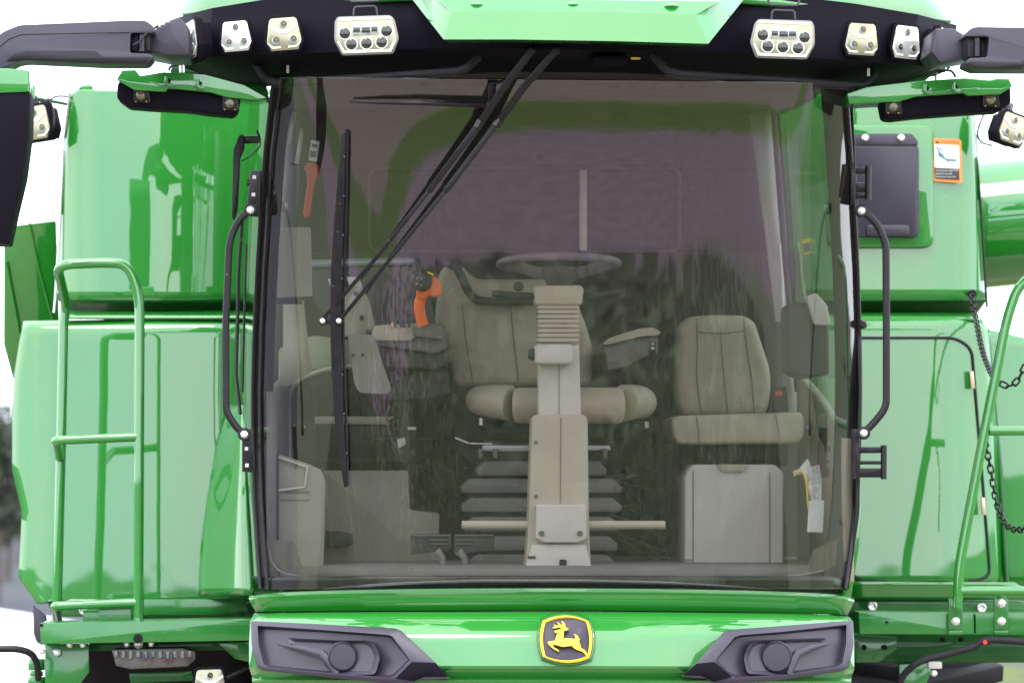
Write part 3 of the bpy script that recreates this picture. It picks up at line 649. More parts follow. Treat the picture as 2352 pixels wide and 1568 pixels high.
def headlight(u, v, y, mir=1, roll=-2):
    M_ = Matrix.Translation(P(u, v, y)) @ Matrix.Rotation(R(roll*mir), 4, 'Y') @ Matrix.Diagonal((mir, 1, 1, 1))
    O = shape([(-62, -42), (55, -42), (64, -32), (72, 10), (58, 42), (-54, 42), (-70, 10), (-68, -30)], 6)
    bm = bmesh.new(); lp(bm, [(p.x*1.06, p.y*1.08) for p in O], 0, 18); hs = lamp_obj('headlight', bm, BLACKQ, H, .004, M_)
    bm = bmesh.new(); lp(bm, [(p.x*1.03, p.y*1.04) for p in O], -3, 4); lamp_obj('bezel', bm, mat('bezel_grey', (.25, .23, .22), .3, metal=.6), hs, .003, M_)
    bm = bmesh.new(); lp(bm, [(p.x*.97, p.y*.96) for p in O], -5, 4); lamp_obj('lamp_face', bm, CHROME, hs, .003, M_)
    bm = bmesh.new()
    for s_ in ([(-61, -39), (56, -39), (60, -35), (-62, -34)], [(-66, 12), (-53, 39), (55, 39), (68, 12), (63, 12), (51, 33), (-50, 33), (-62, 12)]): lp(bm, s_, -7, 3)
    lamp_obj('lamp_ridge', bm, LAMPW, hs, .0006, M_)
    k = 1/K
    for a, b in ((-48, -6), (46, -8), (-34, 19), (0, 18), (34, 17)):
        bm = bmesh.new(); lathe_bm(bm, Vector((a*k, -5*k, -b*k)), (0, -1, 0), [(15*k, 0), (14.5*k, 2*k), (12.5*k, 2*k)], 24); lamp_obj('lens_ring', bm, LAMPW, hs, 0, M_)
        bm = bmesh.new(); lathe_bm(bm, Vector((a*k, -6*k, -b*k)), (0, -1, 0), [(12.5*k, 0), (12.4*k, 2*k), (10*k, 4*k), (5*k, 5*k), (0, 5.4*k)], 24); lamp_obj('lens', bm, LENSD, hs, 0, M_)
    bm = bmesh.new(); lp(bm, [(-31, -27), (28, -28), (28, 0), (-30, 1)], -6, 3); lamp_obj('projector', bm, LENSC, hs, .001, M_)
    bm = bmesh.new(); lp(bm, [(-10, -18), (9, -18), (9, -6), (-10, -6)], -8, 3); lp(bm, [(-29, -18), (-13, -18), (-13, -8), (-29, -8)], -8, 2); lp(bm, [(12, -18), (26, -18), (26, -8), (12, -8)], -8, 2)
    lamp_obj('projector_lens', bm, LENSD, hs, .001, M_)
    bm = bmesh.new(); T_ = [(-27, -40, 6), (-25, -62, 6), (-20, -66, 6), (20, -66, 6), (25, -62, 6), (27, -40, 6)]
    tube_bm(bm, [Vector((a*k, c*k, -b*k)) for a, b, c in T_], 2.6*k, 8); lamp_obj('lamp_bracket', bm, GREYD, hs, 0, M_)
    bm = bmesh.new(); tube_bm(bm, [Vector((a*k, 8*k, -b*k)) for a, b in ((-36, -90), (-30, -78), (30, -78), (36, -90))], 2.6*k, 8); lamp_obj('lamp_bracket', bm, GREYD, hs, 0, M_)
headlight(841, 82, -.24); headlight(1798, 91, -.24, -1)

# --- mirror arms
def arm(side):
    if side < 0:
        A = prism('mirror_arm', [(-60, 150), (-30, 100), (10, 72), (45, 58), (300, 47), (335, 48), (352, 60), (357, 76), (300, 76), (298, 122), (345, 124), (352, 132), (338, 147), (240, 147), (60, 139), (40, 142), (20, 152), (-10, 158), (-60, 180)], -.30, .14, BLACKP, H, r=7, bevel=.012, seg=3)
        prism('arm_cover', [(14, 140), (36, 122), (60, 117), (218, 117), (236, 131), (346, 131), (336, 145), (240, 145), (60, 137), (40, 140)], -.306, .02, BLACKM, A, r=4, bevel=.003)
        tube('arm_crease', [(0, 108, -.301), (20, 90, -.301), (50, 79, -.301), (298, 74, -.301)], 1.2, BLACKM, A, seg=6)
        prism('arm_knuckle', [(300, 66), (345, 66), (345, 120), (300, 120)], -.26, .1, BLACKM, A, r=6, bevel=.006)
        tube('arm_pin', [(325, 68, -.27), (325, 118, -.27)], 9, BLACKG, A, seg=16)
        tube('arm_cable', [(306, 104, -.31), (318, 98, -.31), (336, 78, -.3), (362, 60, -.25)], 3, BLACKM, A, smooth=6, seg=8)
        B = prism('arm_bracket', [(338, 82), (376, 52), (410, 40), (432, 60), (432, 126), (385, 126), (338, 117)], -.20, .3, BLACKP, H, r=3, bevel=.006)
        for i in range(3): bolt(365+i*10.5, 61-i*5.5, -.22, 5, B)
        return A
    A = prism('mirror_arm', [(2216, 84), (2226, 68), (2240, 62), (2500, 66), (2500, 160), (2245, 159), (2218, 148), (2224, 134), (2268, 132), (2272, 84)], -.30, .14, BLACKP, H, r=7, bevel=.012, seg=3)
    prism('arm_cover', [(2222, 146), (2246, 157), (2500, 158), (2500, 136), (2360, 133), (2344, 144), (2226, 141)], -.306, .02, BLACKM, A, r=3, bevel=.003)
    prism('arm_knuckle', [(2222, 80), (2275, 80), (2275, 136), (2222, 134)], -.26, .1, BLACKM, A, r=6, bevel=.006)
    tube('arm_pin', [(2245, 86, -.27), (2245, 130, -.27)], 9, BLACKG, A, seg=16)
    prism('arm_bracket', [(2150, 66), (2190, 66), (2236, 92), (2236, 130), (2160, 144), (2140, 120)], -.15, .25, BLACKP, H, r=3, bevel=.006)
    return A
arm(-1); arm(1)
MB_ = prism('mirror', [(-110, 214), (66, 212), (63, 300), (50, 400), (31, 480), (14, 557), (-110, 557)], -.38, .22, BLACKQ, H, r=3, bevel=.012)
prism('mirror_cap', [(-110, 156), (20, 157), (66, 162), (66.5, 211), (20, 213), (-110, 216)], -.385, .235, GREEN, MB_, r=3, bevel=.008)
# --- wing light bars
def wing(g, b, lamps, slots):
    Gm = prism('light_bar_cover', g, .12, .18, GREEN, H, r=3, bevel=.010, seg=3)
    Bm = prism('light_bar', b, .15, .12, BLACKQ, H, r=8, bevel=.010, seg=3)
    for u, v in lamps:
        prism('lamp_pod', [(u-18, v-24), (u+18, v-22), (u+22, v+18), (u-18, v+16)], .142, .03, BLACKM, Bm, r=5, bevel=.003)
        lathe('bar_lamp', P(u, v, .140), (0, -1, 0), [(11.5/K, -.004), (11.5/K, .004), (8/K, .008), (0, .009)], AMBERD, Bm, 20)
        for du in (-12, 12): lathe('lamp_screw', P(u+du, v+15, .138), (0, -1, 0), [(.0022, 0), (.0022, .002)], AMBER, Bm, 8)
    for u, v in slots: tube('cover_recess', [(u-6, v-9, .115), (u-6, v+4, .112), (u, v+10, .112), (u+8, v+11, .115)], 5, GREEN, Gm, seg=10, smooth=4); lathe('cover_hole', P(u, v, .117), (0, 1, 0), [(.006, .004), (.006, -.001)], DARK, Gm, 10)
    return Gm
wing([(268, 183), (281, 162), (311, 161), (322, 175), (376, 166), (470, 172), (560, 196), (612, 225), (580, 229), (524, 224), (483, 212), (400, 204), (384, 204), (381, 211), (309, 207)],
     [(270, 189), (268, 226), (295, 246), (349, 250), (430, 254), (478, 261), (534, 266), (546, 254), (552, 212), (440, 198)], [(324, 219), (528, 237)], [(388, 186), (460, 192)])
wing([(1951, 239), (1945, 215), (1990, 200), (2060, 192), (2115, 186), (2217, 179), (2273, 184), (2290, 180), (2318, 181), (2326, 199), (2297, 217), (2222, 220), (2214, 214), (2104, 222), (2064, 234), (2015, 235)],
     [(2023, 220), (2033, 271), (2050, 275), (2110, 268), (2230, 259), (2297, 256), (2323, 236), (2321, 196), (2100, 205)], [(2052, 245), (2275, 229)], [(2130, 204), (2196, 200)])
tube('lamp_cable', [(388, 162, .2), (395, 152, .2), (430, 146, .18), (465, 142, .12), (485, 125, .1)], 3, BLACKM, H, smooth=6, seg=8)
tube('lamp_cable', [(2120, 130, .15), (2125, 150, .18), (2160, 160, .2), (2185, 164, .2), (2195, 178, .2)], 3, BLACKM, H, smooth=6, seg=8)
for uu in (413, 421): tube('wing_rod', [(uu, 128, .3), (uu+2, 168, .25)], 3, STEEL, H, seg=10)
tube('wing_rod', [(2150, 140, .3), (2150, 185, .25)], 3, STEEL, H, seg=10)
prism('wing_gusset', [(400, 140), (610, 188), (620, 235), (560, 226), (480, 180), (390, 165)], .50, .05, GREEND, H, bevel=.004)
prism('wing_gusset', [(2170, 150), (1960, 195), (1938, 240), (2020, 238), (2120, 190)], .50, .05, GREEND, H, bevel=.004)

# --- cab shell
sheet('windscreen', GL, GR, yg, GLASS, H, 60, 90, 0)
sheet('windscreen_frit', [(578, 1322, 0), (602, 1353, 0)], [(1960, 1322, 0), (1940, 1353, 0)], lambda u, v: yg(u, v)+.006, BLACKG, H, 4, 60, .004)
sheet('windscreen_frit', [(633, 176, 0), (627, 192, 0)], [(1936, 190, 0), (1942, 206, 0)], lambda u, v: yg(u, v)+.006, BLACKG, H, 4, 60, .004)
def strip(name, edge, w0, w1, dy, m, solid=.01):
    a = resample(edge, 40); rows = []
    for p in a: rows.append([(p.x+w0+(w1-w0)*k/6, p.y, yg(p.x, p.y)+dy(k/6)) for k in range(7)])
    return loft(name, rows, m, H, solid)
PLs = strip('front_pillar', [(p.x, p.y, 0) for p in GL], -6, 44, lambda t: .012+.02*t, BLACKG)
PRs = strip('front_pillar', [(p.x, p.y, 0) for p in GR], -54, 8, lambda t: .03-.018*t, BLACKG)
tube('glass_seal', [(p.x-3, p.y, yg(p.x, p.y)-.004) for p in GL[::3]], 5, BLACKM, PLs, seg=10)
tube('glass_seal', [(p.x+3, p.y, yg(p.x, p.y)-.004) for p in GR[::3]], 5, BLACKM, PRs, seg=10)
tube('rain_channel', [(p.x+14, p.y, yg(p.x+14, p.y)-.01) for p in GL[::3]], 3, BLACKM, PLs, seg=8)
# side windows and rear structure
def wallrow(pts, m, name, solid=0): return loft(name, pts, m, H, solid, crvn=4)
Wl = [[(626, 215, .55), (590, 225, .9), (572, 235, 1.5)], [(598, 600, .55), (570, 610, .9), (552, 620, 1.5)], [(586, 950, .55), (566, 950, .9), (552, 950, 1.5)], [(600, 1340, .55), (585, 1330, .9), (580, 1320, 1.5)]]
wallrow(Wl, SGLASS, 'side_window')
Wr = [[(1780, 225, 1.5), (1850, 225, .9), (1930, 215, .55)], [(1806, 600, 1.5), (1880, 610, .9), (1956, 600, .55)], [(1826, 900, 1.5), (1890, 950, .9), (1962, 950, .55)], [(1850, 1090, 1.5), (1900, 1200, .9), (1945, 1330, .55)]]
wallrow(Wr, SGLASS, 'side_window')
strip_r = [[(1722, 262, 1.5), (1778, 250, 1.5)], [(1762, 560, 1.5), (1800, 560, 1.5)], [(1790, 800, 1.5), (1822, 800, 1.5)], [(1800, 980, 1.5), (1840, 980, 1.5)]]
RP = loft('rear_pillar', strip_r, BEIGEL, H, .05)
tube('pillar_seal', [(1776, 250, 1.46), (1800, 560, 1.46), (1822, 800, 1.46), (1832, 900, 1.46)], 7, GREYD, RP, seg=8)
tube('pillar_seal', [(1788, 262, 1.46), (1812, 560, 1.46), (1834, 800, 1.46)], 4, BLACKM, RP, seg=8)
loft('rear_pillar', [[(640, 250, 1.5), (700, 262, 1.5)], [(628, 560, 1.5), (676, 560, 1.5)], [(622, 860, 1.5), (660, 860, 1.5)]], GREYT, H, .05)
# rear wall with window opening: four pieces round it
for nm, pts in (('rear_wall', rect(640, 240, 1780, 388)), ('rear_wall', rect(640, 388, 852, 576)), ('rear_wall', rect(1558, 388, 1800, 576)), ('rear_wall', rect(620, 576, 1840, 1290))):
    prism(nm, pts, 1.62, .05, BROWNT, H, bevel=.004)
RWf = prism('rear_window', rect(852, 388, 1558, 576), 1.66, .008, mat('smoked_glass', (.022, .020, .024), .3, spec=.15), H, bevel=0)
prism('window_mullion', rect(1332, 390, 1348, 576), 1.60, .05, BEIGEL, RWf, bevel=.004)
bm = bmesh.new(); q = fillet([(850, 386, 0), (1560, 386, 0), (1560, 578, 0), (850, 578, 0)], 24, 6); q.append(q[0]); tube_bm(bm, [P(a.x, a.y, 1.615) for a in q], 5*up(1.6), 8); fin('window_gasket', bm, GREYD, RWf)
# ceiling, floor
loft('headlining', [[(640, 168, .35), (1272, 158, .10), (1930, 176, .35)], [(650, 235, 1.0), (1272, 230, 1.0), (1860, 235, 1.0)], [(640, 262, 1.7), (1272, 262, 1.7), (1800, 262, 1.7)]], BROWNT, H, .03)
loft('cab_floor', [[(600, 1310, 1.65), (1230, 1310, 1.65), (1860, 1310, 1.65)], [(650, 1336, .60), (760, 1338, .40), (1272, 1338, .24), (1800, 1338, .40), (1895, 1336, .60)]], GREYT, H, -.05, nc=24)
loft('floor_sill', [[(645, 1331, .58), (760, 1334, .38), (1272, 1334, .22), (1800, 1334, .38), (1898, 1331, .58)], [(642, 1350, .58), (760, 1352, .38), (1272, 1354, .22), (1800, 1352, .38), (1900, 1350, .58)]], BLACKM, H, .03, crvn=6)
tube('sill_edge', [(a, b, yg(a, b)+.02) for a, b in ((614, 1240), (627, 1292), (662, 1318), (760, 1328), (1000, 1328), (1272, 1327), (1500, 1325), (1700, 1326), (1820, 1322), (1890, 1310))], 2.8, GREYT, H, smooth=5, seg=8)

for a in ([(616, 1240), (676, 1240), (690, 1290), (708, 1326), (660, 1318), (628, 1292)], [(1845, 1326), (1868, 1262), (1924, 1236), (1918, 1296), (1890, 1312)]):
    prism('corner_film', a, lambda u, v: yg(u, v)+.03, .002, CARD, H, bevel=0)
# --- interior: right and left trims
loft('side_trim', [[(1830, 860, 1.3), (1880, 920, 1.0), (1935, 1010, .55)], [(1830, 1290, 1.3), (1880, 1310, 1.0), (1940, 1335, .5)]], BEIGE, H, .03, crvn=4)
loft('side_trim', [[(612, 900, .5), (630, 880, 1.0), (660, 850, 1.5)], [(612, 1330, .5), (630, 1310, 1.0), (660, 1300, 1.5)]], GREYT, H, -.03, crvn=4)
# left console wall
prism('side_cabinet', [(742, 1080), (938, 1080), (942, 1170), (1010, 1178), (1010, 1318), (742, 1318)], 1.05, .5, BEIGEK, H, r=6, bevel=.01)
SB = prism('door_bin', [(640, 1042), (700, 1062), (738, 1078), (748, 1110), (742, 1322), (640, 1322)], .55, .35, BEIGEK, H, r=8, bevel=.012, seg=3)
tube('bin_lip', [(640, 1050, .54), (706, 1072, .54), (700, 1118, .54), (640, 1126, .54)], 3, BEIGEL, SB, seg=8)
multi('bin_groove', [rect(642, 1127, 712, 1131), rect(642, 1146, 712, 1148)], .545, .01, GREYT, SB)
CS = prism('side_console', [(650, 880), (690, 850), (780, 842), (940, 842), (940, 1062), (664, 1062), (650, 1040)], 1.25, .3, GREYD, H, r=14, bevel=.02)
tube('console_rim', [(664, 1062, 1.24), (662, 900, 1.24), (690, 868, 1.24), (760, 845, 1.24), (860, 838, 1.24)], 6, BEIGE, CS, fr=.05, seg=10)
multi('console_recess', [rect(728, 880, 900, 955), rect(728, 975, 900, 1050), rect(680, 884, 714, 960)], 1.235, .02, BLACKM, CS, r=6)
prism('console_shelf', rect(722, 956, 905, 974), 1.20, .05, BEIGE, CS, bevel=.004)
prism('upper_trim', [(640, 800), (720, 770), (880, 790), (900, 842), (780, 845), (690, 858), (640, 900)], 1.3, .2, BEIGE, H, r=10, bevel=.015)
loft('side_post', [[(650, 690, .9), (698, 690, .9)], [(650, 800, .9), (712, 830, .9)], [(640, 900, .9), (720, 850, .9)]], BEIGE, H, .04)
tube('cab_cable', [(760, 1318, .6), (775, 1304, .6), (810, 1300, .6), (838, 1316, .6)], 2, BLACKM, H, smooth=6, seg=8)
prism('floor_switch', [(748, 1218), (782, 1220), (810, 1226), (812, 1250), (782, 1258), (748, 1256)], .95, .06, BLACKM, H, r=4, bevel=.006)
# pedals
for u0, u1, st in ((943, 1036, 1016), (1043, 1136, 1067)):
    Pd = prism('pedal', [(u0, 1226), (u1, 1226), (u1, 1262), (u0, 1274)], .60, .02, GREYD, H, r=3, bevel=.003)
    multi('pedal_rib', [rect(u0+3, 1228, u1-3, 1231), rect(u0+45 if u0 < 1000 else u0+4, 1238, u1-6 if u0 < 1000 else u0+44, 1241), rect(u0+45 if u0 < 1000 else u0+4, 1247, u1-6 if u0 < 1000 else u0+44, 1250)], .592, .01, GREYT, Pd)
    tube('pedal_arm', [(st-14, 1264, .60), (st, 1280, .60), (st+2, 1322, .62)], [12, 8, 8], mat('pedal_steel', (.30, .29, .29), .4, metal=.2), Pd, seg=10)

# --- steering column
SC = prism('steering_column', [(1224, 958), (1232, 952), (1342, 952), (1350, 962), (1353, 1200), (1358, 1318), (1206, 1318), (1214, 1200), (1222, 962)], .42, .16, BEIGE, H, r=6, bevel=.018, seg=3)
prism('upper_column', [(1238, 788), (1330, 788), (1335, 958), (1237, 958)], .45, .10, BEIGEL, SC, r=4, bevel=.012, seg=3)
prism('column_head', [(1226, 662), (1234, 655), (1334, 655), (1341, 662), (1337, 700), (1231, 700)], .42, .13, BEIGE, SC, r=6, bevel=.012, seg=3)
bm = bmesh.new()
for i in range(8):
    v_ = 705+i*10.8; prism_bm(bm, fillet([(a, b, 0) for a, b in ((1238, v_-4.6), (1326, v_-4.6), (1333, v_), (1326, v_+4.2), (1238, v_+4.2), (1234, v_))], 2), .43, .12)
prism_bm(bm, [(1243, 698), (1326, 698), (1326, 792), (1243, 792)], .45, .08)
fin('column_bellows', bm, BEIGE, SC, .003)
KB = prism('tilt_latch', rect(1229, 790, 1316, 836), .38, .08, BEIGEL, SC, r=10, bevel=.014, seg=3)
lathe('latch_button', P(1228, 814, .42), (-1, 0, 0), [(.018, 0), (.018, .012), (.012, .02)], GREYD, SC, 16)
prism('column_cover', [(1232, 1158), (1347, 1158), (1349, 1236), (1330, 1246), (1250, 1246), (1230, 1236)], .385, .06, BEIGEL, SC, r=5, bevel=.01, seg=3)
prism('column_base', [(1222, 1250), (1345, 1250), (1362, 1316), (1204, 1316)], .40, .06, BEIGEL, SC, r=4, bevel=.008)
tube('column_seam', [(1284, 790, .447), (1284, 955, .447)], .9, GREYT, SC, seg=6); tube('column_seam', [(1288, 958, .417), (1287, 1156, .417)], .9, GREYT, SC, seg=6)
for uu in (1244, 1332): lathe('column_screw', P(uu, 1224, .38), (0, 1, 0), [(6.5*up(.4), .01), (6.5*up(.4), -.001), (4*up(.4), -.002), (3.6*up(.4), .001)], GREYT, SC, 14)
for vv in (1016, 1140): lathe('column_screw', P(1231, vv, .425), (0, 1, 0), [(5*up(.4), .01), (5*up(.4), -.006)], GREYT, SC, 12)
FB = tube('foot_rest', [(1060, 1205, .46), (1528, 1205, .46)], 10, BEIGE, SC, seg=16, bevel=.004)
LP = prism('column_emblem', rect(1285, 1284, 1301, 1299), .394, .004, BLACKG, SC, r=3, bevel=0)
prism('column_slot', rect(1212, 1276, 1230, 1282), .396, .004, GREYD, SC, bevel=0)
tube('indicator_stalk', [(1228, 676, .48), (1190, 676, .48), (1160, 672, .47), (1130, 674, .47)], [7, 7, 6, 8], GREYD, SC, seg=12, smooth=3) if False else tube('indicator_stalk', [(1228, 680, .48), (1180, 678, .48), (1130, 674, .47)], 8, GREYD, SC, seg=12, bevel=.003)
tube('gear_stalk', [(1345, 682, .48), (1380, 676, .48), (1436, 668, .47)], 7.5, GREYD, SC, seg=12, bevel=.003)
lathe('stalk_knob', P(1191, 658, .5), (0, 1, 0), [(.013, -.01), (.016, 0), (.013, .012)], GREYD, SC, 16)
# steering wheel
c = P(1283, 606, .56); bm = bmesh.new(); tilt = Matrix.Rotation(R(-4.2), 4, 'X')
ring = [c+tilt @ Vector((math.cos(a)*.186, math.sin(a)*.186, 0)) for a in [2*math.pi*k/56 for k in range(57)]]
tube_bm(bm, ring, .0135, 12, cap=False); SW = fin('steering_wheel', bm, MATS['wheel_grip'], SC, sharp=60)
SW.name = 'steering_wheel'
bm = bmesh.new()
for a in (R(200), R(340), R(90)):
    d_ = Vector((math.cos(a), math.sin(a), 0)); tube_bm(bm, [c+tilt @ (d_*.18), c+tilt @ (d_*.10)+Vector((0, 0, -.025)), c+Vector((0, 0, -.045))], .012, 8, flat=(1.6, .6))
lathe_bm(bm, c+Vector((0, 0, -.075)), (0, 0, 1), [(.03, 0), (.045, .02), (.06, .05), (.05, .065)], 20)
fin('wheel_spokes', bm, MATS['wheel_grip'], SC, sharp=50)

# --- driver seat
def seat_back(name, outline, y, t, parent, seams, m=BEIGES, bulge=.03):
    o = prism(name, outline, y, t, m, parent, r=26, bevel=.035, seg=4, n=8)
    for s_ in seams: tube('seam', [(a, b, y-.0015) for a, b in s_], 1.3, GREYT, o, seg=6, smooth=4)
    return o
DS = seat_back('driver_seat', [(1010, 622), (1030, 606), (1060, 606), (1090, 640), (1300, 640), (1330, 700), (1352, 760), (1368, 820), (1356, 888), (1040, 888), (1020, 800), (1000, 740)], 1.05, .16, H,
               [[(1062, 700), (1070, 780), (1088, 884)], [(1172, 700), (1180, 780), (1192, 884)]])
tube('seat_dark_tube', [(1012, 602, 1.0), (1045, 612, 1.0), (1062, 640, 1.0), (1080, 675, 1.0), (1110, 692, 1.0), (1230, 692, 1.0)], 10, GREYD, DS, smooth=5, seg=12)  # dark curved tube across the upper seat back, not a known part
tube('seat_cushion', [(1178, 931, .74), (1300, 931, .72), (1432, 931, .74)], 42, BEIGES, DS, seg=28, bevel=.02)
for pts, rr in (([(1100, 918, .95), (1110, 920, .86), (1136, 921, .78), (1172, 925, .75)], [32, 38, 42, 41]), ([(1432, 925, .75), (1456, 923, .80), (1470, 924, .9), (1472, 924, 1.0)], [42, 43, 42, 36])):
    Q = crv([P(*p) for p in pts], 5); rs = resample([(a, 0, 0) for a in rr], len(Q)) if False else [rr[0]+(rr[-1]-rr[0])*i/(len(Q)-1) for i in range(len(Q))]
    bm = bmesh.new(); tube_bm(bm, Q, [a*up(.8) for a in rs], 24); fin('seat_bolster', bm, BEIGES, DS, .02, sharp=60)
prism('seat_pan', [(1100, 968), (1480, 968), (1440, 1010), (1130, 1010)], .95, .3, BLACKM, DS, bevel=.01)
for i, (v_, w_) in enumerate(((1058, 150), (1098, 186), (1142, 186), (1186, 180), (1230, 176), (1272, 170))):
    prism('suspension_pleat', [(1244-w_*.88, v_), (1244+w_*.88, v_), (1244+w_, v_+20), (1244+w_*.98, v_+34), (1244-w_*.98, v_+34), (1244-w_, v_+20)], .92+.01*i, .25, GREYT, DS, r=4, bevel=.006)
prism('suspension_core', rect(1110, 1010, 1380, 1316), 1.0, .25, BLACKM, DS, bevel=.004)
prism('seat_rail', [(1108, 1022), (1400, 1022), (1404, 1034), (1108, 1036)], .90, .06, mat('rail_steel', (.38, .38, .40), .35, metal=.4), DS, bevel=.002)
for uu in (1104, 1138, 1390): prism('seat_lever', rect(uu-5, 1030, uu+5, 1052), .88, .02, GREYT, DS, bevel=.002)
tube('seat_lever', [(1045, 1005, .9), (1078, 1018, .9), (1130, 1019, .9)], 2.4, STEEL, DS, seg=8)
prism('seat_tag', rect(1101, 960, 1108, 976), .80, .003, WHITE, DS, bevel=0)
prism('seat_tag', rect(1481, 968, 1490, 982), .90, .003, PAPER, DS, bevel=0)
# rubble of hoses and wiring under the seat
rnd = random.Random(5); bm = bmesh.new()
for i in range(26):
    u_ = rnd.choice((rnd.uniform(960, 1110), rnd.uniform(1400, 1540))); v_ = rnd.uniform(985, 1260); y_ = rnd.uniform(.95, 1.4)
    p = [P(u_+rnd.gauss(0, 26)*k, v_+rnd.gauss(0, 22)*k, y_+.03*k) for k in range(4)]
    tube_bm(bm, crv(p, 5), rnd.uniform(.0015, .005), 6)
fin('wiring_loom', bm, mat('loom', (.06, .055, .045), .5, var=.8, vscale=25), H, sharp=60)
tube('coiled_cable', [(905+10*math.sin(i*1.1), 935+i*3.2, 1.0+.012*math.cos(i*1.1)) for i in range(22)], 3.2, BLACKM, H, seg=6)
tube('console_cable', [(896, 930, 1.0), (888, 960, 1.0), (900, 1010, 1.0), (918, 1036, 1.0)], 2.5, GREYT, H, seg=8, smooth=5)
prism('cable_plug', [(912, 1008), (930, 1004), (932, 1020), (914, 1030)], .98, .03, BEIGEL, H, r=2, bevel=.003); prism('cable_plug', rect(936, 980, 956, 987), .98, .02, BEIGEL, H, bevel=.002)
# arm rest console with joystick
AC = prism('armrest_console', [(852, 752), (880, 744), (1010, 742), (1026, 752), (1028, 800), (1000, 812), (858, 792)], .80, .35, GREYT, H, r=6, bevel=.012, seg=3)
prism('console_top', [(860, 748), (960, 742), (972, 764), (940, 782), (850, 782)], .78, .03, BEIGE, AC, r=5, bevel=.005)
prism('console_pad', [(945, 752), (1012, 744), (1020, 770), (1014, 780), (950, 772)], .76, .05, GREYT, AC, r=6, bevel=.006)
prism('console_belly', [(868, 800), (1030, 812), (1028, 838), (1000, 846), (880, 842)], .84, .25, GREYD, AC, r=8, bevel=.012)
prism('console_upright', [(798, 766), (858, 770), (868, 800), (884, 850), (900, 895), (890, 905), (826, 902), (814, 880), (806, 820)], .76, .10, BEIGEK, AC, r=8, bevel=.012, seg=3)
for uu, vv in ((811, 816), (833, 815)): lathe('bracket_hole', P(uu, vv, .757), (0, 1, 0), [(.005, .004), (.005, -.001)], GREYD, AC, 10)
prism('console_skirt', [(870, 846), (1030, 850), (1034, 905), (960, 918), (880, 918)], .95, .25, GREYD, AC, r=8, bevel=.01)
multi('console_switch', [rect(905, 742, 911, 752), rect(918, 744, 932, 752), rect(936, 741, 944, 751)], .775, .02, GREYD, AC)
prism('yellow_switch', rect(898, 740, 904, 752), .77, .01, YELLOWL, AC, bevel=.001)
bm = bmesh.new()
tube_bm(bm, crv([P(974, 748, .72), P(966, 726, .72), P(963, 700, .72), P(970, 678, .72), P(976, 668, .72)], 5), [13*up(.7)]*21, 16, flat=(1, 1.1))
JS = fin('joystick', bm, ORANGE, AC, sharp=60); 
prism('joystick_head', [(957, 668), (965, 640), (985, 632), (1003, 636), (1012, 646), (1017, 676), (1000, 682), (984, 678), (975, 690), (956, 684)], .69, .06, ORANGE, AC, r=8, bevel=.014, seg=4)
lathe('joystick_pad', P(966, 645, .675), (-.45, -1, .1), [(.032, -.02), (.032, .004), (.026, .010), (0, .011)], GREYD, AC, 24)
for du, dv in ((-3, -6), (5, -5), (-4, 4), (4, 6)): lathe('joystick_button', P(963+du*1.3, 647+dv*1.3, .662), (-.3, -1, 0), [(.0045, 0), (.004, .005)], mat('button_grey', (.25, .25, .27), .4), AC, 10)
prism('yellow_button', [(980, 626), (984, 623), (997, 629), (995, 634)], .68, .015, mat('button_yellow', (.80, .75, .02), .4), AC, bevel=.001)
# monitor and its bracket
MO = prism('monitor', [(718, 596), (958, 596), (976, 640), (1008, 770), (860, 776), (850, 768), (760, 740), (720, 690)], 1.0, .05, mat('monitor_shell', (.07, .06, .075), .45, var=.1), H, r=8, bevel=.012, seg=3)
tube('monitor_edge', [(716, 606, .985), (840, 602, .985), (950, 600, .985)], 9, mat('monitor_rim', (.30, .34, .40), .25, metal=.3), MO, seg=14)
prism('monitor_bracket', [(790, 668), (800, 658), (826, 656), (840, 672), (852, 700), (862, 760), (862, 774), (786, 774)], .90, .08, BEIGE, MO, r=8, bevel=.012)
for uu, vv in ((817, 674), (831, 730), (846, 762)): lathe('bracket_screw', P(uu, vv, .896), (0, 1, 0), [(.008, .004), (.008, -.002)], GREYD, MO, 10)
prism('monitor_label', [(796, 636), (826, 636), (832, 660), (804, 661)], .97, .003, PAPER, MO, bevel=0); prism('monitor_label', [(753, 640), (760, 640), (765, 655), (758, 655)], .97, .003, PAPER, MO, bevel=0)
# right armrest
AR = prism('armrest', [(1385, 788), (1400, 776), (1430, 766), (1470, 754), (1500, 752), (1518, 762), (1512, 770), (1475, 772), (1390, 792)], .90, .25, BEIGE, H, r=6, bevel=.012, seg=3)
prism('armrest_body', [(1390, 790), (1475, 772), (1510, 770), (1512, 812), (1480, 820), (1440, 842), (1395, 852)], .93, .2, GREYT, AR, r=8, bevel=.012)
prism('armrest_switch', rect(1492, 782, 1506, 814), .92, .02, BLACKG, AR, r=3, bevel=.002)
multi('switch_legend', [rect(1496, 788, 1502, 792), rect(1495, 797, 1503, 803)], .917, .004, PAPER, AR)
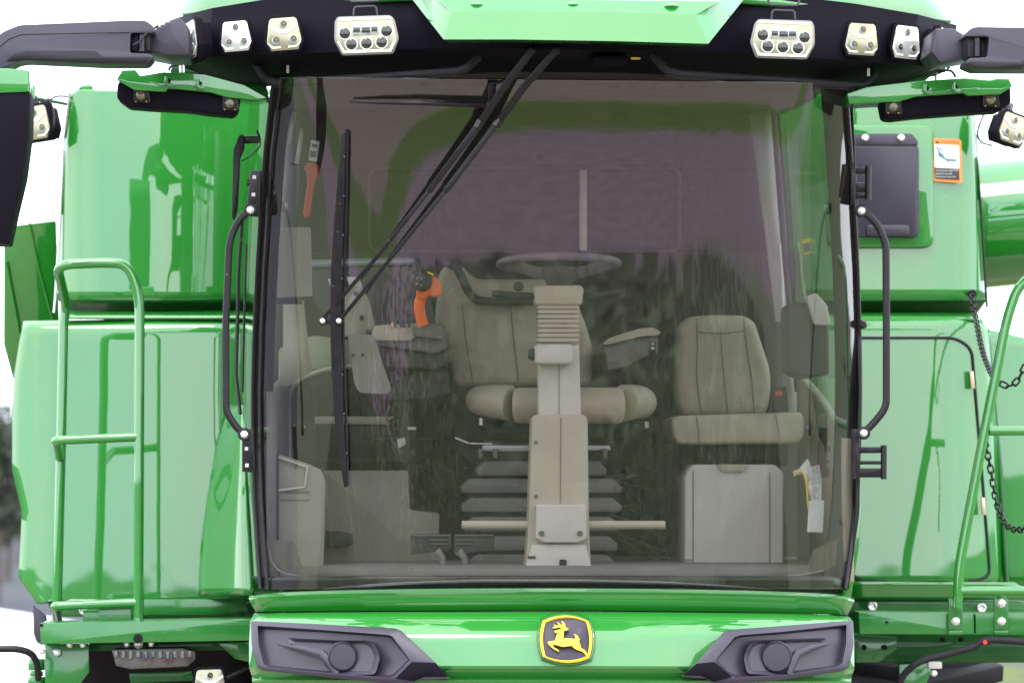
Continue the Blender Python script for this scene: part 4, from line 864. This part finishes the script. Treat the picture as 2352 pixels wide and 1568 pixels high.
# instructor seat
IS = seat_back('instructor_seat', [(1562, 745), (1582, 727), (1640, 722), (1712, 724), (1735, 738), (1752, 790), (1772, 850), (1772, 910), (1760, 955), (1566, 955), (1552, 900), (1553, 830)], 1.15, .14, H,
   [[(1600, 730), (1602, 800), (1600, 860), (1610, 952)], [(1655, 762), (1662, 860), (1672, 952)], [(1708, 728), (1716, 800), (1728, 880), (1732, 952)], [(1603, 762), (1655, 766), (1708, 760)]])
prism('seat_cushion', [(1540, 962), (1556, 954), (1840, 946), (1848, 960), (1848, 1002), (1834, 1018), (1560, 1020), (1546, 1006)], .92, .35, BEIGES, IS, r=18, bevel=.035, seg=4, n=8)
tube('seam', [(1600, 956, .918), (1604, 985, .918), (1606, 1016, .92)], 1.3, GREYT, IS, seg=6); tube('seam', [(1782, 952, .918), (1788, 985, .918), (1790, 1016, .92)], 1.3, GREYT, IS, seg=6)
prism('seat_base', rect(1600, 1015, 1810, 1070), 1.1, .2, BLACKM, IS, bevel=.01)
CB = prism('storage_box', [(1572, 1092), (1590, 1066), (1780, 1066), (1800, 1084), (1800, 1320), (1572, 1320)], .90, .35, BEIGEL, H, r=8, bevel=.014, seg=3)
prism('box_handle', [(1648, 1066), (1716, 1066), (1708, 1082), (1658, 1082)], .885, .03, BEIGE, CB, r=2, bevel=.003)
multi('box_joint', [rect(1590, 1298, 1770, 1300.5), rect(1572, 1284, 1590, 1286)], .895, .01, GREYT, CB)
tube('box_joint', [(1592, 1080, .897), (1592, 1296, .897)], 1.3, GREYT, CB, seg=6); tube('box_joint', [(1768, 1084, .897), (1768, 1296, .897)], 1.3, GREYT, CB, seg=6)
BK = prism('belt_buckle', [(1776, 888), (1808, 888), (1812, 945), (1774, 948)], .98, .03, BLACKM, H, r=4, bevel=.005)
prism('buckle_button', rect(1781, 898, 1797, 908), .972, .015, RED, BK, r=2, bevel=.002)
tube('belt_strap', [(1792, 890, 1.2), (1786, 800, 1.3), (1788, 740, 1.35)], 5, GREYD, BK, seg=8, flat=(2, .4))
tube('grab_pole', [(1800, 770, 1.35), (1796, 640, 1.4), (1790, 560, 1.42)], 4, BEIGEL, H, seg=10); prism('pole_clip', rect(1794, 783, 1806, 803), 1.33, .02, WHITE, H, r=2, bevel=.003)
bm = bmesh.new(); q = fillet([(1812, 700, 0), (1830, 690, 0), (1880, 700, 0), (1904, 745, 0), (1906, 860, 0), (1850, 868, 0), (1812, 850, 0)], 10); prism_bm(bm, q, .72, .25); SP = fin('speaker_pod', bm, GREYD, H, .02, 3)
prism('pod_rim', [(1852, 680), (1874, 672), (1900, 700), (1908, 742), (1900, 748), (1870, 746)], .70, .06, BEIGEL, SP, r=6, bevel=.008); 
prism('warning_tag', [(1842, 551), (1858, 546), (1862, 581), (1846, 586)], 1.02, .003, YELLOWL, H, bevel=0); prism('tag_text_field', [(1845, 560), (1859, 556), (1861, 577), (1848, 581)], 1.017, .002, GREYT, H, bevel=0)
# emergency hammer & label on left pillar, translucent card
HM = prism('emergency_hammer', [(702, 378), (716, 370), (732, 380), (732, 402), (722, 420), (712, 498), (700, 500), (696, 492), (706, 420), (704, 392), (698, 388)], .60, .03, mat('faded_red', (.48, .06, .05), .5), H, r=5, bevel=.006)
prism('pillar_label', [(714, 322), (734, 325), (728, 372), (708, 368)], .62, .003, PAPER, H, bevel=0)
multi('pillar_label_print', [[(717, 330), (728, 332), (727, 340), (716, 338)], [(714, 346), (726, 348), (724, 362), (712, 360)]], .617, .002, GREYD, H, bevel=0)
prism('sun_card', [(642, 522), (714, 522), (718, 680), (636, 684)], .40, .003, CARD, H, r=5, bevel=0)
prism('card_tab', rect(634, 684, 694, 698), .42, .02, GREYD, H, bevel=.002)
tube('pillar_cable', [(668, 376, .6), (690, 378, .6), (702, 350, .6), (700, 310, .6), (690, 280, .6)], 2.4, BLACKM, H, smooth=6, seg=8)
for a, b, c_, d_ in ((672, 255, 660, 330), (690, 295, 676, 380)): loft('pillar_strip', [[(a, b, .62), (a+9, b+4, .62)], [(c_, d_, .62), (c_+9, d_+4, .62)]], BEIGEL, H, .01)

# --- things left inside the cab
BG = empty('plastic_bag', P(1862, 1165, .62)); tagthing(BG, 'crumpled clear and white plastic bag tucked in the right door pocket', 'bag')
def loc(o, root):
    o.data.transform(Matrix.Translation(-root.location)); return o
o = prism('bag_film', [(1822, 1082), (1838, 1074), (1856, 1052), (1864, 1072), (1882, 1066), (1888, 1100), (1886, 1164), (1868, 1166), (1856, 1120), (1846, 1088), (1826, 1092)], lambda u, v: .62+.02*math.sin(u*.31+v*.2), .03, BAGM, None, r=3, bevel=.004); o.parent = BG; loc(o, BG)
o = tube('bag_stripe', [(1824, 1092, .61), (1842, 1082, .60), (1852, 1110, .60), (1856, 1166, .61)], 2.2, YELLOW, None, smooth=5, seg=8); o.parent = BG; loc(o, BG)
o = prism('paper_sheet', [(1858, 1149), (1893, 1148), (1890, 1222), (1854, 1221)], .60, .004, PAPER, None, bevel=0); tagthing(o, 'blank pale sheet of paper standing under the plastic bag', 'paper')

# --- lower fascia
def fx(u): return -.10+.30*abs((u-1268)/695)**3
def ff(u, v): return fx(u)+interp([(1422, -.046), (1440, -.068), (1456, -.088), (1470, -.096), (1528, -.114), (1540, -.117)], v)
def band(name, tops, bots, n=40, m=GREEN, parent=None):
    t = resample(crv([(a, b, c) for a, b, c in tops], 8), n); b_ = resample(crv([(a, b, c) for a, b, c in bots], 8), n)
    return [[(p.x, p.y, p.z+fx(p.x)) for p in t], [(p.x, p.y, p.z+fx(p.x)) for p in b_]]
us = [572, 620, 760, 1000, 1268, 1550, 1800, 1920, 1962]
def line(vs, dy, shrink=0): return [(1268+(u-1268)*(1-shrink), v, dy) for u, v in zip(us, vs)]
rowsA = []
for vs, dy, sh in (([1368, 1360, 1354, 1349, 1348, 1350, 1356, 1362, 1372], .14, .0), ([1371, 1362, 1356, 1352, 1351, 1353, 1359, 1366, 1376], .02, .0),
                   ([1376, 1369, 1363, 1359, 1358, 1360, 1366, 1372, 1381], -.01, .0), ([1382, 1376, 1370, 1366, 1365, 1367, 1372, 1379, 1386], .0, .003),
                   ([1404, 1403, 1402, 1401, 1400, 1402, 1405, 1408, 1412], .012, .022)):
    rowsA.append([(p.x, p.y, p.z+fx(p.x)) for p in resample(crv([Vector(a) for a in line(vs, dy, sh)], 8), 60)])
loft('front_sill', rowsA, GREEN, H, .01, sharp=30)
rowsB = []
for vs, dy, sh in (([1406, 1405, 1403, 1402, 1401, 1403, 1406, 1410, 1414], .05, .02), ([1410, 1408, 1406, 1405, 1405, 1406, 1409, 1413, 1417], .0, .015),
                   ([1424, 1424, 1424, 1424, 1424, 1424, 1426, 1426, 1426], -.05, .004), ([1440]*9, -.068, .003), ([1454]*9, -.086, .002), ([1462]*9, -.093, .001), ([1474]*9, -.098, .0), ([1526, 1527, 1528, 1528, 1528, 1529, 1530, 1530, 1530], -.114, .0),
                   ([1532, 1533, 1534, 1534, 1534, 1535, 1536, 1536, 1536], -.111, .0), ([1554, 1554, 1555, 1555, 1555, 1556, 1556, 1556, 1556], -.07, .01),
                   ([1560, 1561, 1561, 1561, 1561, 1562, 1563, 1563, 1563], -.085, .01), ([1566, 1567, 1567, 1567, 1567, 1568, 1569, 1569, 1569], -.08, .01), ([1572, 1573, 1574, 1574, 1574, 1575, 1576, 1576, 1576], .06, .01)):
    rowsB.append([(p.x, p.y, p.z+fx(p.x)) for p in resample(crv([Vector(a) for a in line(vs, dy, sh)], 8), 60)])
loft('front_fascia', rowsB, GREEN, H, .01, sharp=32)
def bezel(outer, inner, pod, podr, ridge, tear, lower):
    yb = lambda u, v: ff(u, v)-.062
    def ringloft(name, A, B, ya, yb_, m, parent, cap=False):
        bm = bmesh.new(); a = [bm.verts.new(P(p[0], p[1], yb(p[0], p[1])+ya)) for p in A]; b = [bm.verts.new(P(p[0], p[1], yb(p[0], p[1])+yb_)) for p in B]
        for i in range(len(a)): bm.faces.new((a[i], b[i], b[(i+1) % len(a)], a[(i+1) % len(a)]))
        if cap: bm.faces.new(b)
        return fin(name, bm, m, parent, sharp=25)
    O = [(a, b) for a, b in outer]; I = inner; C = [(sum(p[0] for p in I)/len(I), sum(p[1] for p in I)/len(I))][0]
    I2 = [(C[0]+(a-C[0])*.985, C[1]+(b-C[1])*.90) for a, b in I]
    bm = bmesh.new()
    L0 = [bm.verts.new(P(a, b, ff(a, b)+.02)) for a, b in O]; L1 = [bm.verts.new(P(a, b, yb(a, b))) for a, b in O]
    L2 = [bm.verts.new(P(a, b, yb(a, b)-.004)) for a, b in I]; L3 = [bm.verts.new(P(a, b, yb(a, b)+.030)) for a, b in I2]
    for A, B in ((L0, L1), (L1, L2), (L2, L3)):
        for i in range(len(A)): bm.faces.new((A[i], B[i], B[(i+1) % len(A)], A[(i+1) % len(A)]))
    bm.faces.new(L3); BZ = fin('lamp_bezel', bm, BLACKP, H, .0025, 2, sharp=25)
    y0 = ff(*pod)-.032
    T1 = fillet([(a, b, 0) for a, b in tear], 10, 4); cx, cy = pod; T2 = [Vector((cx+(p.x-cx)*.86, cy+(p.y-cy)*.80, 0)) for p in T1]
    bm = bmesh.new(); a = [bm.verts.new(P(p.x, p.y, ff(p.x, p.y)-.054)) for p in T1]; b = [bm.verts.new(P(p.x, p.y, ff(p.x, p.y)-.036)) for p in T2]
    c0 = [bm.verts.new(v.co+Vector((0, .02, 0))) for v in a]
    for i in range(len(a)):
        j = (i+1) % len(a); bm.faces.new((a[i], b[i], b[j], a[j])); bm.faces.new((c0[i], a[i], a[j], c0[j]))
    bm.faces.new(b); fin('bezel_pocket', bm, BLACKP, BZ, .002, sharp=30)
    k = up(0); lathe('blanking_disc', P(cx, cy, y0-.005), (0, -1, 0), [(podr*1.12*k, -.012), (podr*1.08*k, .018), (podr*1.0*k, .026), (podr*.97*k, .020), (podr*.95*k, .024), (0, .025)], BLACKP, BZ, 40)
    bm = bmesh.new(); tube_bm(bm, [P(a, b, ff(a, b)-.048) for a, b in ridge], [.003, .007, .009, .009, .008][:len(ridge)], 8, flat=(1.5, 1)); fin('bezel_ridge', bm, BLACKP, BZ)
    prism('bezel_wedge', lower, lambda u, v: ff(u, v)-.070, .03, BLACKQ, BZ, bevel=.003)
bezel([(575, 1425), (740, 1433), (907, 1442), (922, 1448), (996, 1517), (1034, 1558), (960, 1562), (940, 1572), (760, 1556), (602, 1538), (590, 1530), (578, 1480)],
      [(592, 1436), (740, 1446), (890, 1457), (900, 1460), (930, 1500), (941, 1515), (905, 1552), (895, 1556), (760, 1545), (620, 1532), (606, 1524), (594, 1478)],
      (787, 1506), 31, [(640, 1478), (700, 1490), (738, 1500), (756, 1520), (775, 1548)], [(660, 1464), (780, 1470), (848, 1470), (862, 1480), (873, 1508), (862, 1548), (780, 1548), (750, 1535), (735, 1502), (665, 1478)],
      [(946, 1519), (1000, 1521), (1030, 1553), (975, 1553), (950, 1563), (908, 1557)])
bezel([(1959, 1424), (1780, 1438), (1680, 1445), (1664, 1449), (1600, 1520), (1566, 1553), (1620, 1558), (1645, 1570), (1790, 1562), (1935, 1540), (1950, 1532), (1961, 1480)],
      [(1944, 1434), (1800, 1450), (1700, 1458), (1688, 1462), (1656, 1500), (1644, 1517), (1672, 1548), (1690, 1556), (1800, 1549), (1922, 1530), (1934, 1522), (1943, 1478)],
      (1782, 1507), 33, [(1900, 1478), (1860, 1488), (1832, 1500), (1822, 1520), (1812, 1548)], [(1900, 1464), (1800, 1468), (1735, 1470), (1720, 1480), (1708, 1508), (1716, 1546), (1790, 1550), (1820, 1535), (1838, 1502), (1900, 1480)],
      [(1642, 1519), (1600, 1523), (1570, 1550), (1612, 1551), (1640, 1565), (1682, 1553)])
# --- badge
def badge_outline(c, n=10):
    pts = []
    for i in range(4):
        a, m_, b = Vector(c[2*i]), Vector(c[2*i+1]), Vector(c[(2*i+2) % 8]); q_ = 2*m_-(a+b)/2
        for k in range(n): t = k/n; pts.append(a*(1-t)**2+q_*2*t*(1-t)+b*t*t)
    return pts
def zb(x, y): return (1217.3+x*.0952, 1389.6+y*.0952, 0)
out_c = [zb(*p) for p in ((310, 370), (870, 240), (1410, 385), (1505, 800), (1430, 1270), (880, 1385), (320, 1240), (235, 800))]
in_c = [zb(*p) for p in ((378, 408), (870, 303), (1353, 395), (1430, 800), (1385, 1215), (880, 1325), (380, 1225), (312, 800))]
OO = badge_outline(out_c); II = badge_outline(in_c); cc = Vector((1300.5, 1467, 0))
YB = -.004
def FB_(p, o): return ff(p.x if hasattr(p, 'x') else p[0], p.y if hasattr(p, 'x') else p[1])+o
bm = bmesh.new(); S1 = [cc+(p-cc)*1.18+Vector((0, 2, 0)) for p in OO]; S2 = [cc+(p-cc)*1.07+Vector((0, 1, 0)) for p in OO]
a = [bm.verts.new(P(p.x, p.y, FB_(p, .02))) for p in S1]; b = [bm.verts.new(P(p.x, p.y, FB_(p, -.022))) for p in S2]
for i in range(len(a)): bm.faces.new((a[i], b[i], b[(i+1) % len(a)], a[(i+1) % len(a)]))
bm.faces.new(b); BGE = fin('badge', bm, GREEN, H, .004, 3)
prism('badge_plate', [(p.x, p.y) for p in [cc+(p-cc)*1.035+Vector((0, .8, 0)) for p in OO]], lambda u, v: ff(u, v)-.028, .012, BADGE, BGE, bevel=.001)
bm = bmesh.new(); y1 = -.0325
fo = [bm.verts.new(P(p.x, p.y, FB_(p, y1+.002))) for p in OO]; mo = [bm.verts.new(P(*((p+q).xy/2), FB_((p+q)/2, y1-.001))) for p, q in zip(OO, II)]; fi = [bm.verts.new(P(p.x, p.y, FB_(p, y1+.002))) for p in II]
for A_, B_ in ((fo, mo), (mo, fi)):
    for i in range(len(A_)): bm.faces.new((A_[i], B_[i], B_[(i+1) % len(A_)], A_[(i+1) % len(A_)]))
fin('badge_border', bm, YELLOW, BGE, sharp=20)
STAG = [(420, 885), (480, 862), (612, 850), (622, 790), (640, 725), (660, 682), (648, 664), (600, 650), (585, 636), (574, 618), (620, 600), (690, 582), (742, 566), (760, 540), (735, 530), (680, 533), (590, 553), (545, 535), (600, 497), (586, 472), (566, 452), (620, 472), (652, 486), (684, 476), (678, 438), (642, 396), (700, 420), (730, 445), (762, 488), (776, 440), (768, 400), (748, 368), (800, 388), (836, 425), (852, 470), (858, 535), (905, 540), (936, 560), (905, 590), (866, 612), (828, 600), (818, 650), (812, 720), (804, 770), (830, 792), (900, 792), (1000, 796), (1092, 806), (1096, 770), (1085, 730), (1053, 684), (1110, 702), (1150, 735), (1182, 780), (1204, 832), (1172, 850), (1196, 890), (1216, 950), (1240, 1028), (1290, 1055), (1335, 1085), (1372, 1135), (1408, 1195), (1352, 1217), (1320, 1165), (1275, 1115), (1200, 1090), (1120, 1062), (1060, 1022), (1002, 974), (930, 980), (800, 996), (740, 985), (700, 972), (600, 948), (540, 938), (560, 975), (600, 1025), (650, 1048), (682, 1068), (708, 1118), (650, 1092), (590, 1062), (510, 1005), (460, 955)]
prism('badge_stag', [zb(*p)[:2] for p in STAG], lambda u, v: ff(u, v)-.0335, .008, YELLOW, BGE, bevel=.0006, seg=1)

# --- wipers
def wy(u, v, off): return yg(u, v)-off
W1 = tube('wiper_arm', [(1280, 112, -.24), (1200, 205, wy(1200, 205, .10)), (1143, 284, wy(1143, 284, .07))], 9.5, BLACKM, H, seg=4, flat=(1.25, .8), bevel=.002)
W2 = tube('wiper_arm', [(1224, 112, -.24), (1150, 212, wy(1150, 212, .10)), (1100, 288, wy(1100, 288, .07))], 9.5, BLACKM, H, seg=4, flat=(1.25, .8), bevel=.002)
tube('arm_channel', [(1146, 278, wy(1143, 284, .072)), (1030, 430, wy(1030, 430, .06)), (1022, 440, wy(1030, 430, .06))], 8.5, BLACKM, W1, seg=4, flat=(1.2, .8), bevel=.002)
tube('arm_channel', [(1103, 282, wy(1100, 288, .072)), (985, 440, wy(985, 440, .06))], 8.5, BLACKM, W2, seg=4, flat=(1.2, .8), bevel=.002)
tube('arm_rod', [(1028, 432, wy(1028, 432, .06)), (900, 590, wy(900, 590, .05)), (780, 736, wy(780, 736, .05))], 5.5, BLACKM, W1, seg=4, flat=(1.2, .9), bevel=.001)
tube('arm_rod', [(990, 432, wy(990, 432, .06)), (870, 585, wy(870, 585, .05)), (740, 734, wy(740, 734, .05))], 5.5, BLACKM, W2, seg=4, flat=(1.2, .9), bevel=.001)
for a, b in ((1143, 284), (1100, 288)): tube('arm_clamp', [(a+5, b-10, wy(a, b, .075)), (a-4, b+6, wy(a, b, .073))], 11, BLACKG, W1, seg=6)
for a, b in ((742, 737), (779, 737)):
    lathe('wiper_pivot', P(a, b, wy(a, b, .045)), (0, -1, 0), [(.013, -.012), (.013, .006), (.011, .010)], BLACKM, W1, 18)
    lathe('pivot_bolt', P(a-1, b, wy(a, b, .056)), (0, -1, 0), [(.0085, 0), (.0075, .005), (.004, .007)], STEEL, W1, 12)
prism('pivot_link', [(738, 730), (783, 728), (785, 742), (768, 746), (740, 744)], lambda u, v: wy(u, v, .048), .012, BLACKM, W1, bevel=.002)
BD = tube('wiper_blade', [(789, 303, wy(789, 303, .02)), (783, 420, wy(783, 420, .025)), (777, 520, wy(777, 520, .03)), (772, 620, wy(772, 620, .035)), (771, 740, wy(771, 740, .035)), (774, 860, wy(774, 860, .035)), (780, 980, wy(780, 980, .03)), (788, 1060, wy(788, 1060, .025)), (794, 1118, wy(794, 1118, .02))],
          [6, 11, 14, 16, 17, 16, 13, 9, 5], BLACKM, H, seg=4, flat=(1.1, .6), bevel=.0015)
tube('blade_rubber', [(797, 304, wy(797, 304, .012)), (793, 520, wy(793, 520, .012)), (788, 740, wy(788, 740, .012)), (793, 900, wy(793, 900, .012)), (798, 1116, wy(798, 1116, .012))], 4, RUBBER, BD, seg=6, smooth=4)
for vv, uu in ((360, 787), (450, 786), (540, 784), (640, 781), (860, 782), (950, 786), (1040, 792)): bolt(uu+4, vv, wy(uu, vv, .035), 2.0, BD, GREYT, name='blade_rivet')
W3 = prism('wiper_bracket', [(1122, 190), (1140, 188), (1140, 232), (1122, 238)], lambda u, v: wy(u, v, .06), .02, BLACKM, H, r=4, bevel=.003)
tube('wiper_link', [(1130, 194, wy(1130, 194, .06)), (1170, 182, -.15)], 4, BLACKM, W3, seg=8)
tube('wiper_blade', [(804, 233, wy(804, 233, .02)), (870, 236, wy(870, 236, .03)), (960, 237, wy(960, 237, .035)), (1118, 241, wy(1118, 241, .03))], [2.5, 4.5, 6, 8], BLACKM, W3, seg=6, bevel=.001)
# --- grab handles, hinges, small left mirror
def handle(pts, bolts):
    h_ = tube('grab_handle', pts, 8.2, BLACKM, H, seg=8, flat=(1.1, .8), fr=.05, bevel=.002)
    for u, v in bolts:
        lathe('handle_eye', P(u, v, pts[0][2]-.003), (0, 1, 0), [(15*up(.3), .012), (15*up(.3), -.004), (13*up(.3), -.006)], BLACKM, h_, 20); bolt(u, v, pts[0][2]-.008, 9, h_)
    return h_
handle([(575, 482, .25), (548, 505, .25), (527, 552, .25), (518, 760, .25), (519, 945, .25), (542, 980, .25), (561, 998, .25)], [(575, 482), (561, 997)])
handle([(1979, 483, .28), (2012, 510, .28), (2035, 556, .28), (2036, 760, .28), (2036, 935, .28), (2010, 968, .28), (1984, 994, .28)], [(1979, 484), (1984, 994)])
for pts, holes in (([(575, 392), (600, 392), (596, 498), (574, 496), (568, 470)], ((584, 407), (582, 447))), ([(556, 985), (582, 985), (586, 1084), (556, 1083)], ((566, 1030), (567, 1068)))):
    hp = prism('hinge_plate', pts, .29, .02, BLACKM, H, r=3, bevel=.002)
    for a, b in holes: prism('hinge_slot', rect(a-4, b-4, a+4, b+4), .287, .004, BEIGEL, hp, bevel=0)
tube('hinge_knob', [(568, 420, .31), (580, 420, .31)], 8, BLACKM, H, seg=12)
for base, arms in (((1955, 372, 1966, 470), ((1960, 385, 1998, 398), (1960, 420, 1996, 440), (1960, 440, 1996, 455))), ((1960, 985, 1974, 1100), ((1965, 1026, 2034, 1040), (1965, 1058, 2034, 1066), (1965, 1075, 2034, 1096)))):
    hp = prism('door_hinge', rect(*base), .33, .05, BLACKM, H, r=2, bevel=.003)
    for a in arms: prism('hinge_arm', rect(*a), .36, .04, BLACKM, hp, r=3, bevel=.004)
    tube('hinge_pin', [(arms[0][2]-4, arms[0][1]-4, .36), (arms[0][2]-4, arms[-1][3]+4, .36)], 7, BLACKM, hp, seg=14)
SMr = prism('spot_mirror', [(548, 312), (560, 308), (562, 340), (552, 360), (546, 480), (538, 505), (532, 500), (536, 345), (540, 335)], .55, .04, BLACKM, H, r=4, bevel=.006)
tube('mirror_stem', [(556, 322, .57), (596, 320, .55)], 9, BLACKM, SMr, seg=12); tube('mirror_wire', [(596, 312, .5), (590, 300, .5), (598, 330, .5), (585, 350, .5), (556, 370, .55)], 2, BLACKM, SMr, seg=6, smooth=4)
tube('door_gasket', [(556, 500, .85), (548, 620, .85), (545, 760, .85), (542, 860, .85), (552, 950, .8)], 4.5, BLACKM, H, seg=8)
tube('door_gasket', [(566, 560, .65), (560, 760, .65), (557, 900, .65)], 3, BLACKM, H, seg=8)
lathe('door_stop', P(1982, 745, .5), (0, 1, 0), [(10*up(.5), .03), (10*up(.5), 0), (7*up(.5), -.01)], BLACKM, H, 14)
prism('door_gasket', [(1958, 205), (1948, 205), (1962, 500), (1972, 900), (1964, 1180), (1942, 1352), (1950, 1352), (1974, 1180), (1980, 900), (1972, 500)], .5, .05, BLACKM, H, bevel=.003)

for o in bpy.data.objects:
    if 'in_h' in o.keys(): del o['in_h']
